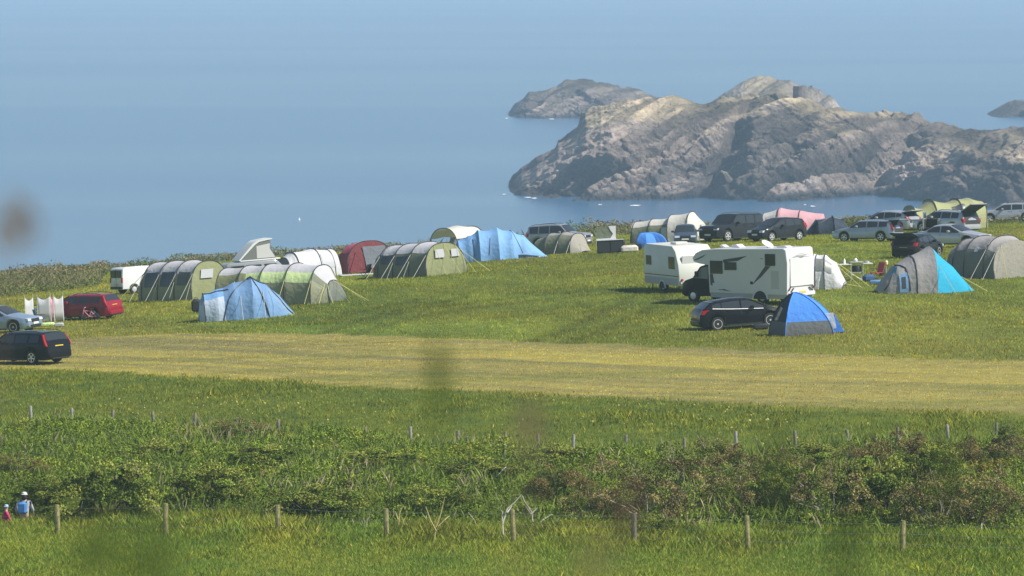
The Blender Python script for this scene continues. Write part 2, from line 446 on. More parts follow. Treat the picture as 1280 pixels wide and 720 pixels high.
# ------------------------------------------------------------------ haze
def haze():
    m = bpy.data.materials.new('haze'); m.use_nodes = True
    nt = m.node_tree; nt.nodes.remove(nt.nodes['Principled BSDF'])
    v = nt.nodes.new('ShaderNodeVolumePrincipled')
    v.inputs['Color'].default_value = (.575, .78, .955, 1)
    v.inputs['Density'].default_value = .00020
    v.inputs['Anisotropy'].default_value = 0.0
    nt.links.new(v.outputs[0], nt.nodes['Material Output'].inputs['Volume'])
    mb = MB(); mb.box(-44000, 44000, -2500, 43000, -8, 68)
    o = mb.build('haze', m, smooth=0); tag(o, 'thin bluish sea haze over the whole bay', 'haze', kind='stuff')
haze()

# ------------------------------------------------------------------ grass and scrub (uncountable growth)
def frus(y, m=1.12): return (640 / F) * y * m + 2.0
def scatter(y0, y1, dens, cap=None):
    """random ground points in the wedge the photograph looks over, dens(y) per square metre"""
    out = []
    for a in np.arange(y0, y1, 4.0):
        b = min(a + 4, y1); w = frus(b); n = int(2*w*(b-a)*dens)
        out.append(np.stack([rng.uniform(-w, w, n), rng.uniform(a, b, n)], -1))
    return np.concatenate(out)
def blades(name, P, ht, wd, lean, cols, base_dz=0.0):
    n = len(P); z = h(P[:, 0], P[:, 1]) + base_dz
    a = rng.uniform(0, 2*math.pi, n); ca, sa = np.cos(a), np.sin(a)
    b = rng.uniform(0, 2*math.pi, n); l = ht * lean * rng.uniform(.2, 1, n)
    B = np.stack([P[:, 0], P[:, 1], z], -1); W = np.stack([ca*wd/2, sa*wd/2, 0*ca], -1)
    L = np.stack([np.cos(b)*l, np.sin(b)*l, ht], -1)
    V = np.empty((n, 4, 3)); V[:, 0] = B - W; V[:, 1] = B + W
    V[:, 2] = B + L*.62*np.array([.7,.7,1]) + W*.7; V[:, 3] = B + L
    Fq = np.arange(n*4).reshape(n, 4)
    F3 = np.concatenate([Fq[:, [0,1,2]], Fq[:, [0,2,3]]])
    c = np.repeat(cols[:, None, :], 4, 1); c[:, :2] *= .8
    return np_mesh(name, V.reshape(-1, 3), F3, c.reshape(-1, 3), LEAFM)
def leaves(cent, size, cols, name, up=.3, aspect=.6, m=None):
    n = len(cent)
    nrm = rng.normal(size=(n, 3)); nrm[:, 2] = np.abs(nrm[:, 2]) + up; nrm /= np.linalg.norm(nrm, axis=1)[:, None]
    t = rng.normal(size=(n, 3)); t -= nrm * (t*nrm).sum(1)[:, None]; t /= np.linalg.norm(t, axis=1)[:, None]
    b = np.cross(nrm, t); s = (size * rng.uniform(.6, 1.3, n))[:, None]
    V = np.stack([cent - t*s*.5, cent + b*s*.5*aspect, cent + t*s*.5, cent - b*s*.5*aspect], 1)
    return np_mesh(name, V.reshape(-1, 3), np.arange(n*4).reshape(n, 4), np.repeat(cols, 4, 0), m or LEAFM)

P = scatter(181, 436, 46)
P = P[(P[:, 1] < 250) | (rng.random(len(P)) < np.interp(P[:, 1], [250, 436], [1, .5]))]
gc, ins, fg, hed = ground_cols(P[:, 0], P[:, 1])
patch = fbm(P[:, 0], P[:, 1]*.6, 3.5, 60, 4); fine = fbm(P[:, 0], P[:, 1], .8, 61, 2)
n = len(P)
ht = (.04 + .10*patch) * rng.uniform(.6, 1.4, n)
zone = np.interp(P[:, 0], STRX, STRN) - P[:, 1]
ht = np.where(zone > 0, ht * (1.15 + .9*sstep(.5, .75, patch)), ht)
ht = np.where(ins > .5, rng.uniform(.02, .06, n), ht)
cols = gc * (1 + .9*(fine - .5) + rng.normal(0, .16, n))[:, None]
tip = rng.random(n)
cols = np.where((tip < .025)[:, None] & (ins < .5)[:, None], np.array([.34,.30,.11]) * rng.uniform(.6, 1.1, (n, 1)), cols)
cols = np.where((tip > .93)[:, None] & (zone > 0)[:, None], np.array([.05,.10,.015]), cols)
cols = np.clip(cols, .01, .8)
keep = ~hed
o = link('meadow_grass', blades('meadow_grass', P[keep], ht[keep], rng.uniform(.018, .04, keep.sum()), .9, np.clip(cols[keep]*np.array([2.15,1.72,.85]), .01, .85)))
tag(o, 'grass of the camping field, mown strip and rough pasture', 'grass', kind='stuff')
# tall grass of the near verge
P = scatter(181, 201, 260); gc, ins, fg, hed = ground_cols(P[:, 0], P[:, 1])
hn = np.interp(P[:, 0], STRX, HEDN); k = P[:, 1] < hn + 1.5; P = P[k]; gc = gc[k]; hn = hn[k]; n = len(P)
pt = fbm(P[:, 0], P[:, 1]*.5, 2.6, 70, 4)
band = sstep(6, .5, hn - P[:, 1]) if False else np.exp(-((hn - P[:, 1]) / 4.0)**2)
ht = (.10 + .40*band*(pt+.2)) * rng.uniform(.5, 1.3, n)
c1 = np.stack([.15 + .20*(pt-.4), .235 + .12*(pt-.4), .035 + .02*pt], -1) * rng.uniform(.6, 1.35, (n, 1))
c1 = c1 * (1 - .35*band[:, None] * (fbm(P[:, 0], P[:, 1], 1.4, 72, 3) > .5)[:, None])
tp = rng.random(n); c1 = np.where((tp < .06)[:, None], np.array([.36,.32,.14]) * rng.uniform(.6, 1.1, (n, 1)), c1)
o = link('tall_verge_grass', blades('tall_verge_grass', P, ht, rng.uniform(.010, .022, n), .7, np.clip(c1*np.array([1.75,1.5,.85]), .01, .8)))
tag(o, 'long seeding grass in front of the near fence', 'long grass', kind='stuff')

# undergrowth of the hedge bank between the two fences
def mound(x, y):
    hn, hf = np.interp(x, STRX, HEDN), np.interp(x, STRX, HEDF)
    e = np.clip(np.minimum(y - hn, (hf - y)*1.4) / 5, 0, 1)
    return e * (1 - dip(x, y)) * (.15 + 1.5*np.clip(fbm(x, y, 3.4, 80, 4) - .34, 0, 1) + 1.6*np.clip(fbm(x, y, 9, 84, 2) - .5, 0, 1) + .35*fbm(x, y, .9, 85, 2))
P = scatter(192, 242, 260); hn, hf = np.interp(P[:, 0], STRX, HEDN), np.interp(P[:, 0], STRX, HEDF)
k = (P[:, 1] > hn - .5) & (P[:, 1] < hf + .6 + 1.2*fbm(P[:, 0], P[:, 1], 2, 88, 2)); P = P[k]; n = len(P)
z = h(P[:, 0], P[:, 1]) + mound(P[:, 0], P[:, 1]) - np.abs(rng.normal(0, .13, n)) + .05
k1 = fbm(P[:, 0], P[:, 1]*.7, 5, 90, 4); k2 = fbm(P[:, 0], P[:, 1], 1.6, 91, 3)
gA, gB, br, yl = np.array([.075,.135,.022]), np.array([.13,.205,.032]), np.array([.130,.108,.040]), np.array([.22,.24,.05])
w = sstep(.35, .65, k2)[:, None]; c = gA*(1-w) + gB*w
w = (sstep(.55, .70, k1 - .14*(P[:, 0] < 0))*.7)[:, None]; c = c*(1-w) + br*w
w = (sstep(.60, .74, k2) * (k1 < .5))[:, None]*.6; c = c*(1-w) + yl*w
c = np.clip(c * np.array([1.75,1.45,.85]) * rng.uniform(.5, 1.35, (n, 1)), .008, .7)
o = link('bramble_undergrowth', leaves(np.stack([P[:, 0], P[:, 1], z], -1), rng.uniform(.045, .11, n), c, 'bramble_undergrowth', .5, .7, BUSHM))
tag(o, 'tangled green brambles and bracken covering the bank between the fences', 'undergrowth', kind='stuff')
P = scatter(192, 242, 14); hn, hf = np.interp(P[:, 0], STRX, HEDN), np.interp(P[:, 0], STRX, HEDF)
k = (P[:, 1] > hn) & (P[:, 1] < hf + 1); P = P[k]; n = len(P); pt = fbm(P[:, 0], P[:, 1], 4, 95, 3)
c = np.where((rng.random(n) < .08 + .3*(pt > .6))[:, None], np.array([.42,.35,.21]), np.array([.22,.30,.04])) * rng.uniform(.6, 1.3, (n, 1))
me = blades('bank_grass', P, (.2 + .45*pt)*rng.uniform(.6, 1.3, n), rng.uniform(.015, .03, n), .7, c)
co = np.empty(len(me.vertices)*3); me.vertices.foreach_get('co', co); co = co.reshape(-1, 3); co[:, 2] += np.repeat(mound(P[:, 0], P[:, 1]), 4)*.85
me.vertices.foreach_set('co', co.ravel()); me.update()
tag(link('bank_grass', me), 'dry and green grass stems standing through the brambles on the bank', 'grass', kind='stuff')

# rough scrub along the cliff top
P = scatter(345, 441, 60); UU = P[:, 0]/P[:, 1]*F + 640
LU = [-100, 0, 122, 138, 200, 342, 640, 772, 871, 1300]; LV = [345, 350, 362, 424, 432, 433, 433, 424, 428, 428]
P = P[P[:, 1] > np.interp(UU, LU, LV) - 4]; UU = P[:, 0]/P[:, 1]*F + 640
el = fbm(P[:, 0], P[:, 1], 5, 100, 3)
lim = np.interp(UU, LU, LV)
k = P[:, 1] > lim + (el - .5)*6; P = P[k]; el = el[k]; lim = lim[k]; n = len(P)
top = .12 + 2.2*np.clip(el - .38, 0, 1) + .6*np.clip(fbm(P[:, 0], P[:, 1], 1.7, 103, 3) - .4, 0, 1)
top = top * np.interp(P[:, 0], [-40, -20, 0, 6, 12, 40], [1.0, .8, .7, 1.3, .9, .9]) * sstep(-2, 4, P[:, 1] - lim)
fr = rng.uniform(.35, 1.05, n); z = h(P[:, 0], P[:, 1]) + top * fr
w = (sstep(.42, .6, fbm(P[:, 0], P[:, 1], 3, 105, 4)) * sstep(365, 400, P[:, 1]) * sstep(.4, .9, fr))[:, None]
c = (np.array([.150,.175,.04])*(1-w) + np.array([.26,.21,.11])*w) * rng.uniform(.5, 1.5, (n, 1))
o = link('clifftop_scrub', leaves(np.stack([P[:, 0], P[:, 1], z], -1), rng.uniform(.10, .22, n), c, 'clifftop_scrub', .1, .5))
tag(o, 'rough brownish scrub and bracken along the cliff top', 'scrub', kind='stuff')
P = scatter(352, 440, 3.5)
lim = np.interp(P[:, 0]/P[:, 1]*F + 640, LU, LV) + 2; P = P[P[:, 1] > lim]; n = len(P)
o = link('clifftop_stems', blades('clifftop_stems', P, rng.uniform(.25, .8, n), rng.uniform(.02, .03, n), .8, np.array([.30,.27,.12]) * rng.uniform(.5, 1.2, (n, 1))))
tag(o, 'pale dry stems standing above the cliff top scrub', 'dry stems', kind='stuff')
# yellow flower heads in the pasture
P = scatter(212, 246, 2.2); n = len(P); pt = fbm(P[:, 0], P[:, 1], 5, 110, 3)
hf = np.interp(P[:, 0], STRX, HEDF); sn = np.interp(P[:, 0], STRX, STRN)
P = P[(pt > .56) & (P[:, 1] > hf) & (P[:, 1] < sn)]; n = len(P)
cc = np.stack([P[:, 0], P[:, 1], h(P[:, 0], P[:, 1]) + rng.uniform(.18, .4, n)], -1)
o = link('pasture_flowers', leaves(cc, rng.uniform(.04, .09, n), np.tile(np.array([[.62,.52,.16]]), (n, 1)) * rng.uniform(.6, 1.1, (n, 1)), 'pasture_flowers', .2, 1))
tag(o, 'scattered pale yellow flower heads in the rough pasture', 'flowers', kind='stuff')

# ------------------------------------------------------------------ bushes
WOOD = mat('dead_wood', (.34,.30,.24), .9, var=.3, scale=6); DARKW = mat('bush_stems', (.10,.08,.06), .9)
def bush_mesh(kind, seed, nl=15000):
    r = np.random.default_rng(seed)
    ncl = 62 if kind != 'green' else 56
    th = r.uniform(0, 2*math.pi, ncl); ph = np.arccos(r.uniform(-.05, 1, ncl)); rad = r.uniform(.55, 1.0, ncl)
    cc = np.stack([np.cos(th)*np.sin(ph)*rad, np.sin(th)*np.sin(ph)*rad, np.cos(ph)*rad*.9 + .05], -1)
    cr = r.uniform(.11, .25, ncl)
    tint = r.random(ncl)
    idx = r.integers(0, ncl, nl)
    d = r.normal(size=(nl, 3)); d /= np.linalg.norm(d, axis=1)[:, None]; d[:, 2] = np.abs(d[:, 2])*.9 - .25
    c = cc[idx] + d * (cr[idx] * r.uniform(.75, 1.08, nl))[:, None]
    c = c[c[:, 2] > -.12]; idx = idx[:len(c)] if False else idx
    m = len(c); idx = r.integers(0, ncl, m) if False else np.argmin(((c[:, None, :] - cc[None])**2).sum(-1) - cr[None]**2, 1)
    if kind == 'gorse': A, B = np.array([.140,.130,.064]), np.array([.09,.125,.03]); ww = (tint[idx] > .6)
    elif kind == 'purple': A, B = np.array([.105,.090,.040]), np.array([.07,.10,.03]); ww = (tint[idx] > .7)
    else: A, B = np.array([.085,.130,.024]), np.array([.125,.155,.036]); ww = (tint[idx] > .6)
    col = np.where(ww[:, None], B, A) * (r.uniform(.55, 1.35, (m, 1))) * (.5 + .9*((tint[idx]*7)%1))[:, None]
    g = globals(); sv = g['rng']; g['rng'] = r
    me = leaves(c, np.full(m, .038 if kind != 'green' else .052), np.clip(col*np.array([1.8,1.6,1.2])*1.12, .01, .6), 'foliage', .1, .6, BUSHM)
    g['rng'] = sv
    st = MB(); rr = random.Random(seed)
    for k in range(14):
        i = rr.randrange(ncl); q = cc[i]
        st.tube([(rr.uniform(-.15,.15), rr.uniform(-.15,.15), -.15), (q[0]*.5 + rr.uniform(-.1,.1), q[1]*.5, q[2]*.45), tuple(q), tuple(q*rr.uniform(1.15, 1.32))], .022, 4, taper=.005)
    so = st.build('stems', WOOD if kind == 'gorse' else DARKW); sm = so.data; bpy.data.objects.remove(so)
    return me, sm
BUSH = {k: [bush_mesh(k, s) for s in ss] for k, ss in {'gorse': (201, 202, 203), 'purple': (211, 212), 'green': (221, 222, 223)}.items()}
def bush(kind, px, py, w, hgt, label, group):
    me, sm = BUSH[kind][random.randrange(len(BUSH[kind]))]
    nm = {'gorse': 'gorse_bush', 'purple': 'bramble_bush', 'green': 'hedge_bush'}[kind]
    p = at(px, py)
    o = bpy.data.objects.new(nm, None); COL.objects.link(o); o.location = (p.x, p.y, p.z + .5*float(mound(np.array([p.x]), np.array([p.y]))[0])); o.rotation_euler.z = random.uniform(0, 6.28)
    s = p.y / F
    a = link('foliage', me, o); b = link('stems', sm, o)
    for q in (a, b): q.scale = (w*s/2*1.1, w*s/2*1.1, hgt*s*1.15)
    tag(o, label, 'bush', group)
bushes = [  # kind, px, base py, width px, height px, label
 ('gorse',812,655,120,68,'large brown gorse bush left of the gap behind the near fence'),
 ('gorse',760,612,90,34,'low brown gorse bush at the left end of the dark clump'),
 ('gorse',858,632,120,60,'broad dead brown gorse bush right of the middle of the bank'),
 ('gorse',905,612,90,52,'tall brown gorse bush under the leaning back fence post'),
 ('gorse',930,648,96,50,'brown gorse bush just left of the lichened near post'),
 ('gorse',1042,655,110,62,'dead grey brown gorse bush with bare twigs right of the near post'),
 ('gorse',1065,592,50,28,'small round brown bush under the back fence at right'),
 ('gorse',1175,660,110,60,'brown gorse bush standing behind the last near fence post'),
 ('gorse',1235,655,120,58,'dull brown gorse bush near the right edge of the bank'),
 ('gorse',1262,590,80,48,'brown gorse bush high on the bank at the right edge'),
 ('gorse',985,605,70,32,'small brown gorse bush between two greener bushes'),
 ('gorse',740,652,70,36,'low brown gorse bush behind the tangle of bare branches'),
 ('purple',700,640,90,44,'dark purplish bramble bush left of the gorse clump'),
 ('purple',1120,600,110,42,'dark brown bramble bush below the back fence posts'),
 ('purple',300,560,100,22,'low purplish bramble mound by the back fence on the left'),
 ('purple',25,610,80,26,'purplish bramble mound at the left edge above the walkers'),
 ('purple',1215,610,90,42,'dark bramble bush above the right gorse'),
 ('green',135,648,130,66,'round dark green bush with deep shade at lower left'),
 ('green',60,630,80,36,'small green bush beside the walkers'),
 ('green',265,640,110,60,'green bush between the second and third near posts'),
 ('green',395,652,120,52,'green bush with dead twigs right of the third near post'),
 ('green',540,650,110,40,'low green bush behind the pale bare saplings'),
 ('green',600,612,120,40,'green bush under the scrap of white plastic'),
 ('green',470,600,120,34,'low green bush in the middle of the bank'),
 ('green',330,595,110,34,'low green bush below the back fence on the left'),
 ('green',1100,650,110,62,'tall green bush between the two right gorse bushes'),
 ('green',1160,622,100,46,'green bush high on the bank near the right'),
 ('green',985,650,90,54,'green bush between the near post and the dead gorse'),
 ('green',1010,590,90,30,'small green bush under the back fence right of centre'),
 ('green',700,590,100,30,'low leafy green bush below the bright grey back post'),
 ('green',200,590,110,32,'low green bush mound on the left of the bank'),
 ('green',820,672,60,26,'small bright green bush in the long grass at the near fence'),
]
for b in sorted(bushes, key=lambda b: b[2]): bush(*b[:4], b[4]*(.72 if b[0] == 'green' and b[1] < 720 and b[1] != 135 else 1), b[5], {'gorse':'brown gorse bushes on the bank','purple':'dark bramble bushes on the bank','green':'green bushes on the bank'}[b[0]])

# bare branches
def twig(px, py, segs, label, name='dead_branch', col=None, r=.03):
    p = at(px, py); s = p.y / F; o = bpy.data.objects.new(name, None)
    mb = MB()
    for sg in segs:
        mb.tube([((a-px)*s, -.2 + .4*random.random()*(i > 0), (py-b)*s) for i, (a, b) in enumerate(sg)], r, 5, taper=r*.35)
    o = mb.build(name, col or WOOD); o.location = p; tag(o, label, 'branch', 'bare branches by the near fence'); return o
PALE = mat('bleached_wood', (.55,.52,.46), .8, var=.2)
twig(630, 678, [[(630,678),(628,650),(628,641),(624,634)],[(628,655),(634,636),(645,626),(652,618)],[(634,640),(640,632)]], 'forked bleached sapling just left of the near post', col=PALE)
twig(668, 664, [[(668,664),(664,640),(655,626),(653,620)],[(668,662),(678,650),(690,643)],[(669,664),(680,655),(695,652),(700,646)],[(664,642),(672,634)]], 'spreading bleached branch against the dark gorse', col=PALE)
twig(542, 682, [[(542,682),(545,660),(552,640),(556,622)],[(545,664),(538,650),(532,634)],[(548,658),(556,650),(562,646)]], 'yellowed bare sapling leaning right in the grass', col=mat('yellow_twig', (.42,.36,.14), .8))
twig(497, 668, [[(497,668),(500,640),(508,626)],[(498,650),(494,640)]], 'thin bare stem right of the fourth near post', col=mat('yellow_twig', (.42,.36,.14), .8))
twig(530, 662, [[(530,662),(533,645),(535,636)],[(530,662),(536,652)]], 'short pale forked stem in the long grass')
twig(457, 662, [[(457,662),(460,648),(466,640)],[(457,662),(452,650)]], 'pale bare stem left of the fourth near post')
twig(99, 655, [[(99,655),(101,640),(104,626)],[(99,655),(108,660),(116,655)],[(100,648),(97,640)]], 'pale split stake standing beside the second near post', col=PALE)
twig(585, 664, [[(585,664),(596,655),(604,650)],[(585,664),(575,660),(560,663)],[(596,655),(590,646),(585,640)]], 'low sprawling grey branch left of the forked sapling')
twig(1035, 640, [[(1035,640),(1026,622),(1016,612)],[(1035,640),(1030,615),(1032,603)],[(1035,640),(1046,620),(1050,606)],[(1030,626),(1020,626)]], 'grey bare twigs rising out of the dead gorse')
twig(1250, 640, [[(1250,640),(1262,622),(1278,614)],[(1250,640),(1236,625),(1226,620)]], 'grey fallen branch across the gorse at the right edge')
twig(1225, 668, [[(1225,668),(1228,655),(1236,650)]], 'short hooked pale twig under the right gorse', col=PALE)
twig(355, 600, [[(355,600),(352,586),(346,578)],[(355,600),(362,590),(366,584)],[(353,590),(344,592)]], 'small pale forked twig in the middle of the bank')
twig(335, 662, [[(335,662),(338,650),(332,640)],[(335,662),(328,655)]], 'pale twigs beside the third near post')

# ------------------------------------------------------------------ fences
POSTM = mat('weathered_post', (.20,.18,.14), .9, var=.35, scale=9); LICH = mat('lichened_post', (.27,.24,.10), .9, var=.5, scale=7)
GREYP = mat('grey_post', (.30,.29,.26), .9, var=.3, scale=9); WIRE = mat('fence_wire', (.30,.31,.30), .5, .6)
def fence(name, label, posts, width, wires, lift=0.0):
    t = None; tops = []
    ps = [at(px, pb) for px, pt, pb, m in posts]
    t = bpy.data.objects.new(name, None); COL.objects.link(t); t.location = ps[0]; tag(t, label, 'fence')
    for (px, ptop, pb, m), p in zip(posts, ps):
        s = p.y / F; hgt = (pb - ptop) * s; w = width * s / 2; l = random.uniform(-.05, .05)
        mb = MB(); k = 9
        rings = [[(w*rr*math.cos(2*math.pi*i/k) + l*z/hgt, w*rr*math.sin(2*math.pi*i/k), z) for i in range(k)] for z, rr in ((-.4, 1), (hgt*.5, .97), (hgt*.96, .93), (hgt, .8))]
        mb.loft(rings, True, True); o = mb.build('post', m, t); p = p + Vector((0, 0, lift)); o.location = p - ps[0]; tops.append((p, hgt, s))
    for wv in wires:
        mb = MB()
        for (a, ha, sa), (b, hb, sb) in zip(tops, tops[1:]):
            A = a - ps[0] + Vector((0, -.07, ha*wv)); B = b - ps[0] + Vector((0, -.07, hb*wv)); M_ = (A+B)/2 - Vector((0,0,.05))
            mb.tube([A, M_, B], .004, 4)
        mb.build('wire', WIRE, t)
L, G, W_ = LICH, GREYP, POSTM
fence('near_fence', 'post and wire fence with lichened posts in front of the bank', [(-60,628,664,L),(72,631,668,L),(207,630,672,L),(348,632,672,L),(483,636,676,L),(642,637,682,L),(793,641,682,W_),(935,645,690,L),(1128,651,692,L),(1330,655,700,L)], 7.0, (.9,.6,.3))
fence('far_fence', 'line of small grey posts along the top of the bank', [(39,516,538,G),(90,519,539,G),(140,521,543,W_),(192,524,543,W_),(243,526,548,W_),(295,532,550,W_),(348,533,553,W_),(402,538,552,W_),(457,543,560,W_),(513,543,560,G),(572,547,568,W_),(630,549,576,W_),(673,552,576,W_),(716,553,579,G),(782,553,572,W_),(855,556,574,W_),(920,548,570,G),(994,548,567,W_),(1060,547,562,W_),(1123,544,562,W_),(1185,540,560,G),(1245,538,556,W_)], 4.2, (), lift=.28)

# ------------------------------------------------------------------ shared object materials
GLASS = mat('dark_car_glass', (.030,.036,.040), .05, spec=.7)
TYRE = mat('tyre_rubber', (.018,.018,.018), .85); RIM = mat('alloy', (.70,.71,.72), .35, .45); TRIM = mat('black_plastic', (.02,.02,.021), .55)
CHROME = mat('chrome', (.8,.8,.8), .12, 1.0); LAMPC = mat('clear_lamp', (.72,.74,.76), .12, .3); LAMPR = mat('red_lamp', (.42,.012,.02), .15)
PLY = mat('yellow_plate', (.75,.55,.05), .4); PLW = mat('white_plate', (.8,.8,.76), .4); INSIDE = mat('dark_interior', (.03,.03,.033), .8)
POLE = mat('dark_tent_pole', (.04,.04,.045), .5); GUY = mat('yellow_guy_rope', (.62,.58,.20), .8); GUYW = mat('pale_guy_rope', (.6,.6,.5), .8)
def paint(n, c, metal=.0): return mat(n, c, .16, metal, coat=.0, spec=(.22 if max(c) < .1 else .5), var=.05, scale=2)
def I1(x, pts): return float(np.interp(x, [p[0] for p in pts], [p[1] for p in pts]))

# ------------------------------------------------------------------ cars: x forwards, origin on the ground under the middle
def car_body(S, M_, root):
    """S: L, W, R, xf, xr, top, belt, win [(x0,x1)...], ws (x0,x1), rg (x0,x1)"""
    L, W, Rw = S['L'], S['W'], S['R']; top, belt = S['top'], S['belt']; Ra = Rw + .07
    xs = set(np.linspace(-L/2, L/2, 46)) | {p[0] for p in top}
    for xw in (S['xf'], S['xr']): xs |= set(xw + Ra*np.cos(np.linspace(0, math.pi, 13)))
    xs = sorted(x for x in xs if -L/2 <= x <= L/2)
    def wid(x):
        e = max(0, abs(x) - (L/2 - .55)) / .55
        return W/2 * (1 - .17*e**2.4)
    def sect(x):
        zb = .20 + (.10 if abs(x) > L/2 - .12 else 0)
        for xw in (S['xf'], S['xr']):
            if abs(x - xw) < Ra: zb = max(zb, Rw + math.sqrt(max(0, Ra**2 - (x-xw)**2)))
        T = I1(x, top); B = min(I1(x, belt), T - .03); w = wid(x); B = max(B, zb + .04); T = max(T, B + .02)
        t = T - B; yr = w*.965 - S.get('tum', .34)*t
        return zb, T, B, w, yr, t
    S['_s'] = sect
    mb = MB(); rings = []
    for x in xs:
        zb, T, B, w, yr, t = sect(x); m = zb + (B-zb)*.55; q = min(.06, t*.4)
        h_ = [(x, w*.93, zb), (x, w*.985, zb+min(.05, (B-zb)*.3)), (x, w, m), (x, w*.965, B), (x, yr, T-q), (x, yr-.07-q, T-.004), (x, yr*.45, T+.022), (x, 0, T+.028)]
        rings.append(h_ + [(a, -b, c) for a, b, c in h_[-2::-1]])
    mb.loft(rings, True, True)
    b = mb.build('body', M_, root, smooth=28)
    def side(x, z, s, off=.012):
        zb, T, B, w, yr, t = sect(x)
        q = min(.06, t*.4)
        if z <= B: return (x, s*(w*.985+off), z)
        k = (z - B) / max(.01, T - q - B)
        return (x, s*(w*.965 + (yr - w*.965)*k + off), z)
    for x0, x1 in S['win']:
        for s in (1, -1):
            P = []
            for x in np.linspace(x0, x1, 9):
                T = sect(x)[1]; B = sect(x)[2]; lo = max(B, I1(x, belt)) + .02; hi = max(lo + .002, T - .10)
                P.append([side(x, lo + (hi-lo)*k, s, .014) for k in (0, .5, 1)])
            MB().grid(P).build('side_window', GLASS, b if False else root, smooth=60)
    for nm, (x0, x1) in (('windscreen', S['ws']), ('rear_window', S['rg'])):
        if x0 == x1: continue
        P = []
        for x in np.linspace(x0, x1, 8):
            zb, T, B, w, yr, t = sect(x); e = 1 if x == x0 else 0
            P.append([(x + (.012 if nm == 'windscreen' else -.012), yr*f*.9, T + (.028 if abs(f) < .5 else .022 - .02*(abs(f)-.5)*2) + .010) for f in (-1, -.6, -.2, .2, .6, 1)])
        MB().grid(P).build(nm, GLASS, root, smooth=60)
    # wheels
    for xw in (S['xf'], S['xr']):
        for s in (1, -1):
            yc = s*(W/2 - .12); n = 24
            mb = MB(); mb.lathe([(Rw*.66, -.10), (Rw*.95, -.105), (Rw, -.08), (Rw, .08), (Rw*.95, .105), (Rw*.66, .10)], n, Matrix.Translation((xw, yc, Rw)))
            wh = mb.build('wheel', TYRE, root)
            rm = MB(); Mx = Matrix.Translation((xw, yc + s*.085, Rw))
            k = 30; ring = []
            for rr, hh in ((Rw*.68, .0), (Rw*.68, .022*s), (Rw*.60, .022*s), (Rw*.58, -.01*s)):
                ring.append([(rr*math.cos(2*math.pi*i/k), hh, rr*math.sin(2*math.pi*i/k)) for i in range(k)])
            rm.loft(ring, True, False, Mx)
            for i in range(5):
                Mr = Mx @ Matrix.Rotation(2*math.pi*i/5 + .3, 4, 'Y')
                rm.box(.02, Rw*.6, -.012, .018, -Rw*.095, Rw*.095, Mr)
            rm.lathe([(Rw*.16, -.02), (Rw*.14, .024)] if s > 0 else [(Rw*.14, -.024), (Rw*.16, .02)], 12, Mx)
            rm.build('rim', S.get('rim', RIM), wh)
            bk = MB(); bk.lathe([(Rw*.62, -.02), (Rw*.62, .0)], 20, Matrix.Translation((xw, yc + s*.05, Rw))); bk.build('brake_disc', INSIDE, wh)
    for xw in (S['xf'], S['xr']): MB().box(xw-Ra*.96, xw+Ra*.96, -W/2+.20, W/2-.20, .3, .3+Ra*1.1).build('wheel_well', INSIDE, root)
    # sills, seams, handles
    for s in (1, -1):
        tr = MB(); tr.box(S['xr']+Ra+.02, S['xf']-Ra-.02, s*(W/2-.02)-.02, s*(W/2-.02)+.02, .19, .27)
        tr.build('sill', TRIM, root)
    for x in S.get('seam', []):
        for s in (1, -1):
            zs = np.linspace(.3, I1(x, belt), 5)
            MB().grid([[side(x-.008, z, s, .006), side(x+.008, z, s, .006)] for z in zs]).build('door_seam', INSIDE, root)
    for x in S.get('handle', []):
        for s in (1, -1):
            p = side(x, I1(x, belt)-.09, s, .0); MB().box(p[0]-.09, p[0]+.09, p[1]-.02, p[1]+.02, p[2]-.015, p[2]+.015, b=.008).build('door_handle', S.get('hm', M_), root)
    xm = S['ws'][0] - .05 if S['ws'][0] > 0 else .6
    for s in (1, -1):
        zz = I1(xm, belt) + .09
        MB().box(xm-.08, xm+.09, s*(W/2+.08)-.10, s*(W/2+.08)+.10, zz-.07, zz+.08, b=.03).build('wing_mirror', M_ if not S.get('tm') else TRIM, root)
    # front: lamps, grille, bumper, plate
    xe = L/2; zf = S.get('zf', .66); tl = S.get('tail', (.70, .98)); wf = W/2*.83
    for s in (1, -1):
        MB().prism([(xe-.30, zf+.00), (xe+.012, zf-.06), (xe-.03, zf+.07), (xe-.42, zf+.13)], 'y', s*(wf-.30), s*(wf+.06)).build('headlight', LAMPC, root)
    MB().box(xe-.04, xe+.022, -wf*.52, wf*.52, zf-.14, zf+.05, b=.015).build('grille', S.get('gm', TRIM), root)
    MB().box(xe-.05, xe+.03, -wf*.75, wf*.75, .26, .40, b=.02).build('lower_grille', TRIM, root)
    MB().box(xe+.01, xe+.04, -.26, .26, .42, .53).build('number_plate', PLW, root)
    # rear: lamps, bumper, plate, seam
    xb = -L/2
    for s in (1, -1):
        if tl[0] > .5:
            z0, z1 = tl
            pts = []
            for z in np.linspace(z0, z1, 4):
                # x of the rear surface at height z
                xsn = [x for x in np.linspace(xb, xb+1.0, 60) if sect(x)[1] >= z]
                xr_ = xsn[0] if xsn else xb
                pts.append((xr_, z))
            P = []
            for (xq, z) in pts:
                yq = sect(min(xq+.15, 0)) ; yy = side(xq+.14, z, s, .0)[1]
                P.append([(xq-.012, yy - s*S.get('tw', .20), z), (xq-.014, yy - s*.05, z), (xq+.02, yy + s*.012, z), (xq+.20*S.get('tx', 1), yy + s*.014, z)])
            MB().grid(P).build('tail_light', LAMPR, root, smooth=0, solid=.02)
    pz = S.get('plate', .78)
    xp = [x for x in np.linspace(xb, xb+1.0, 80) if sect(x)[1] >= pz+.08][0]
    MB().box(xp-.03, xp+.005, -.26, .26, pz-.055, pz+.055).build('number_plate', S.get('rp', PLY), root)
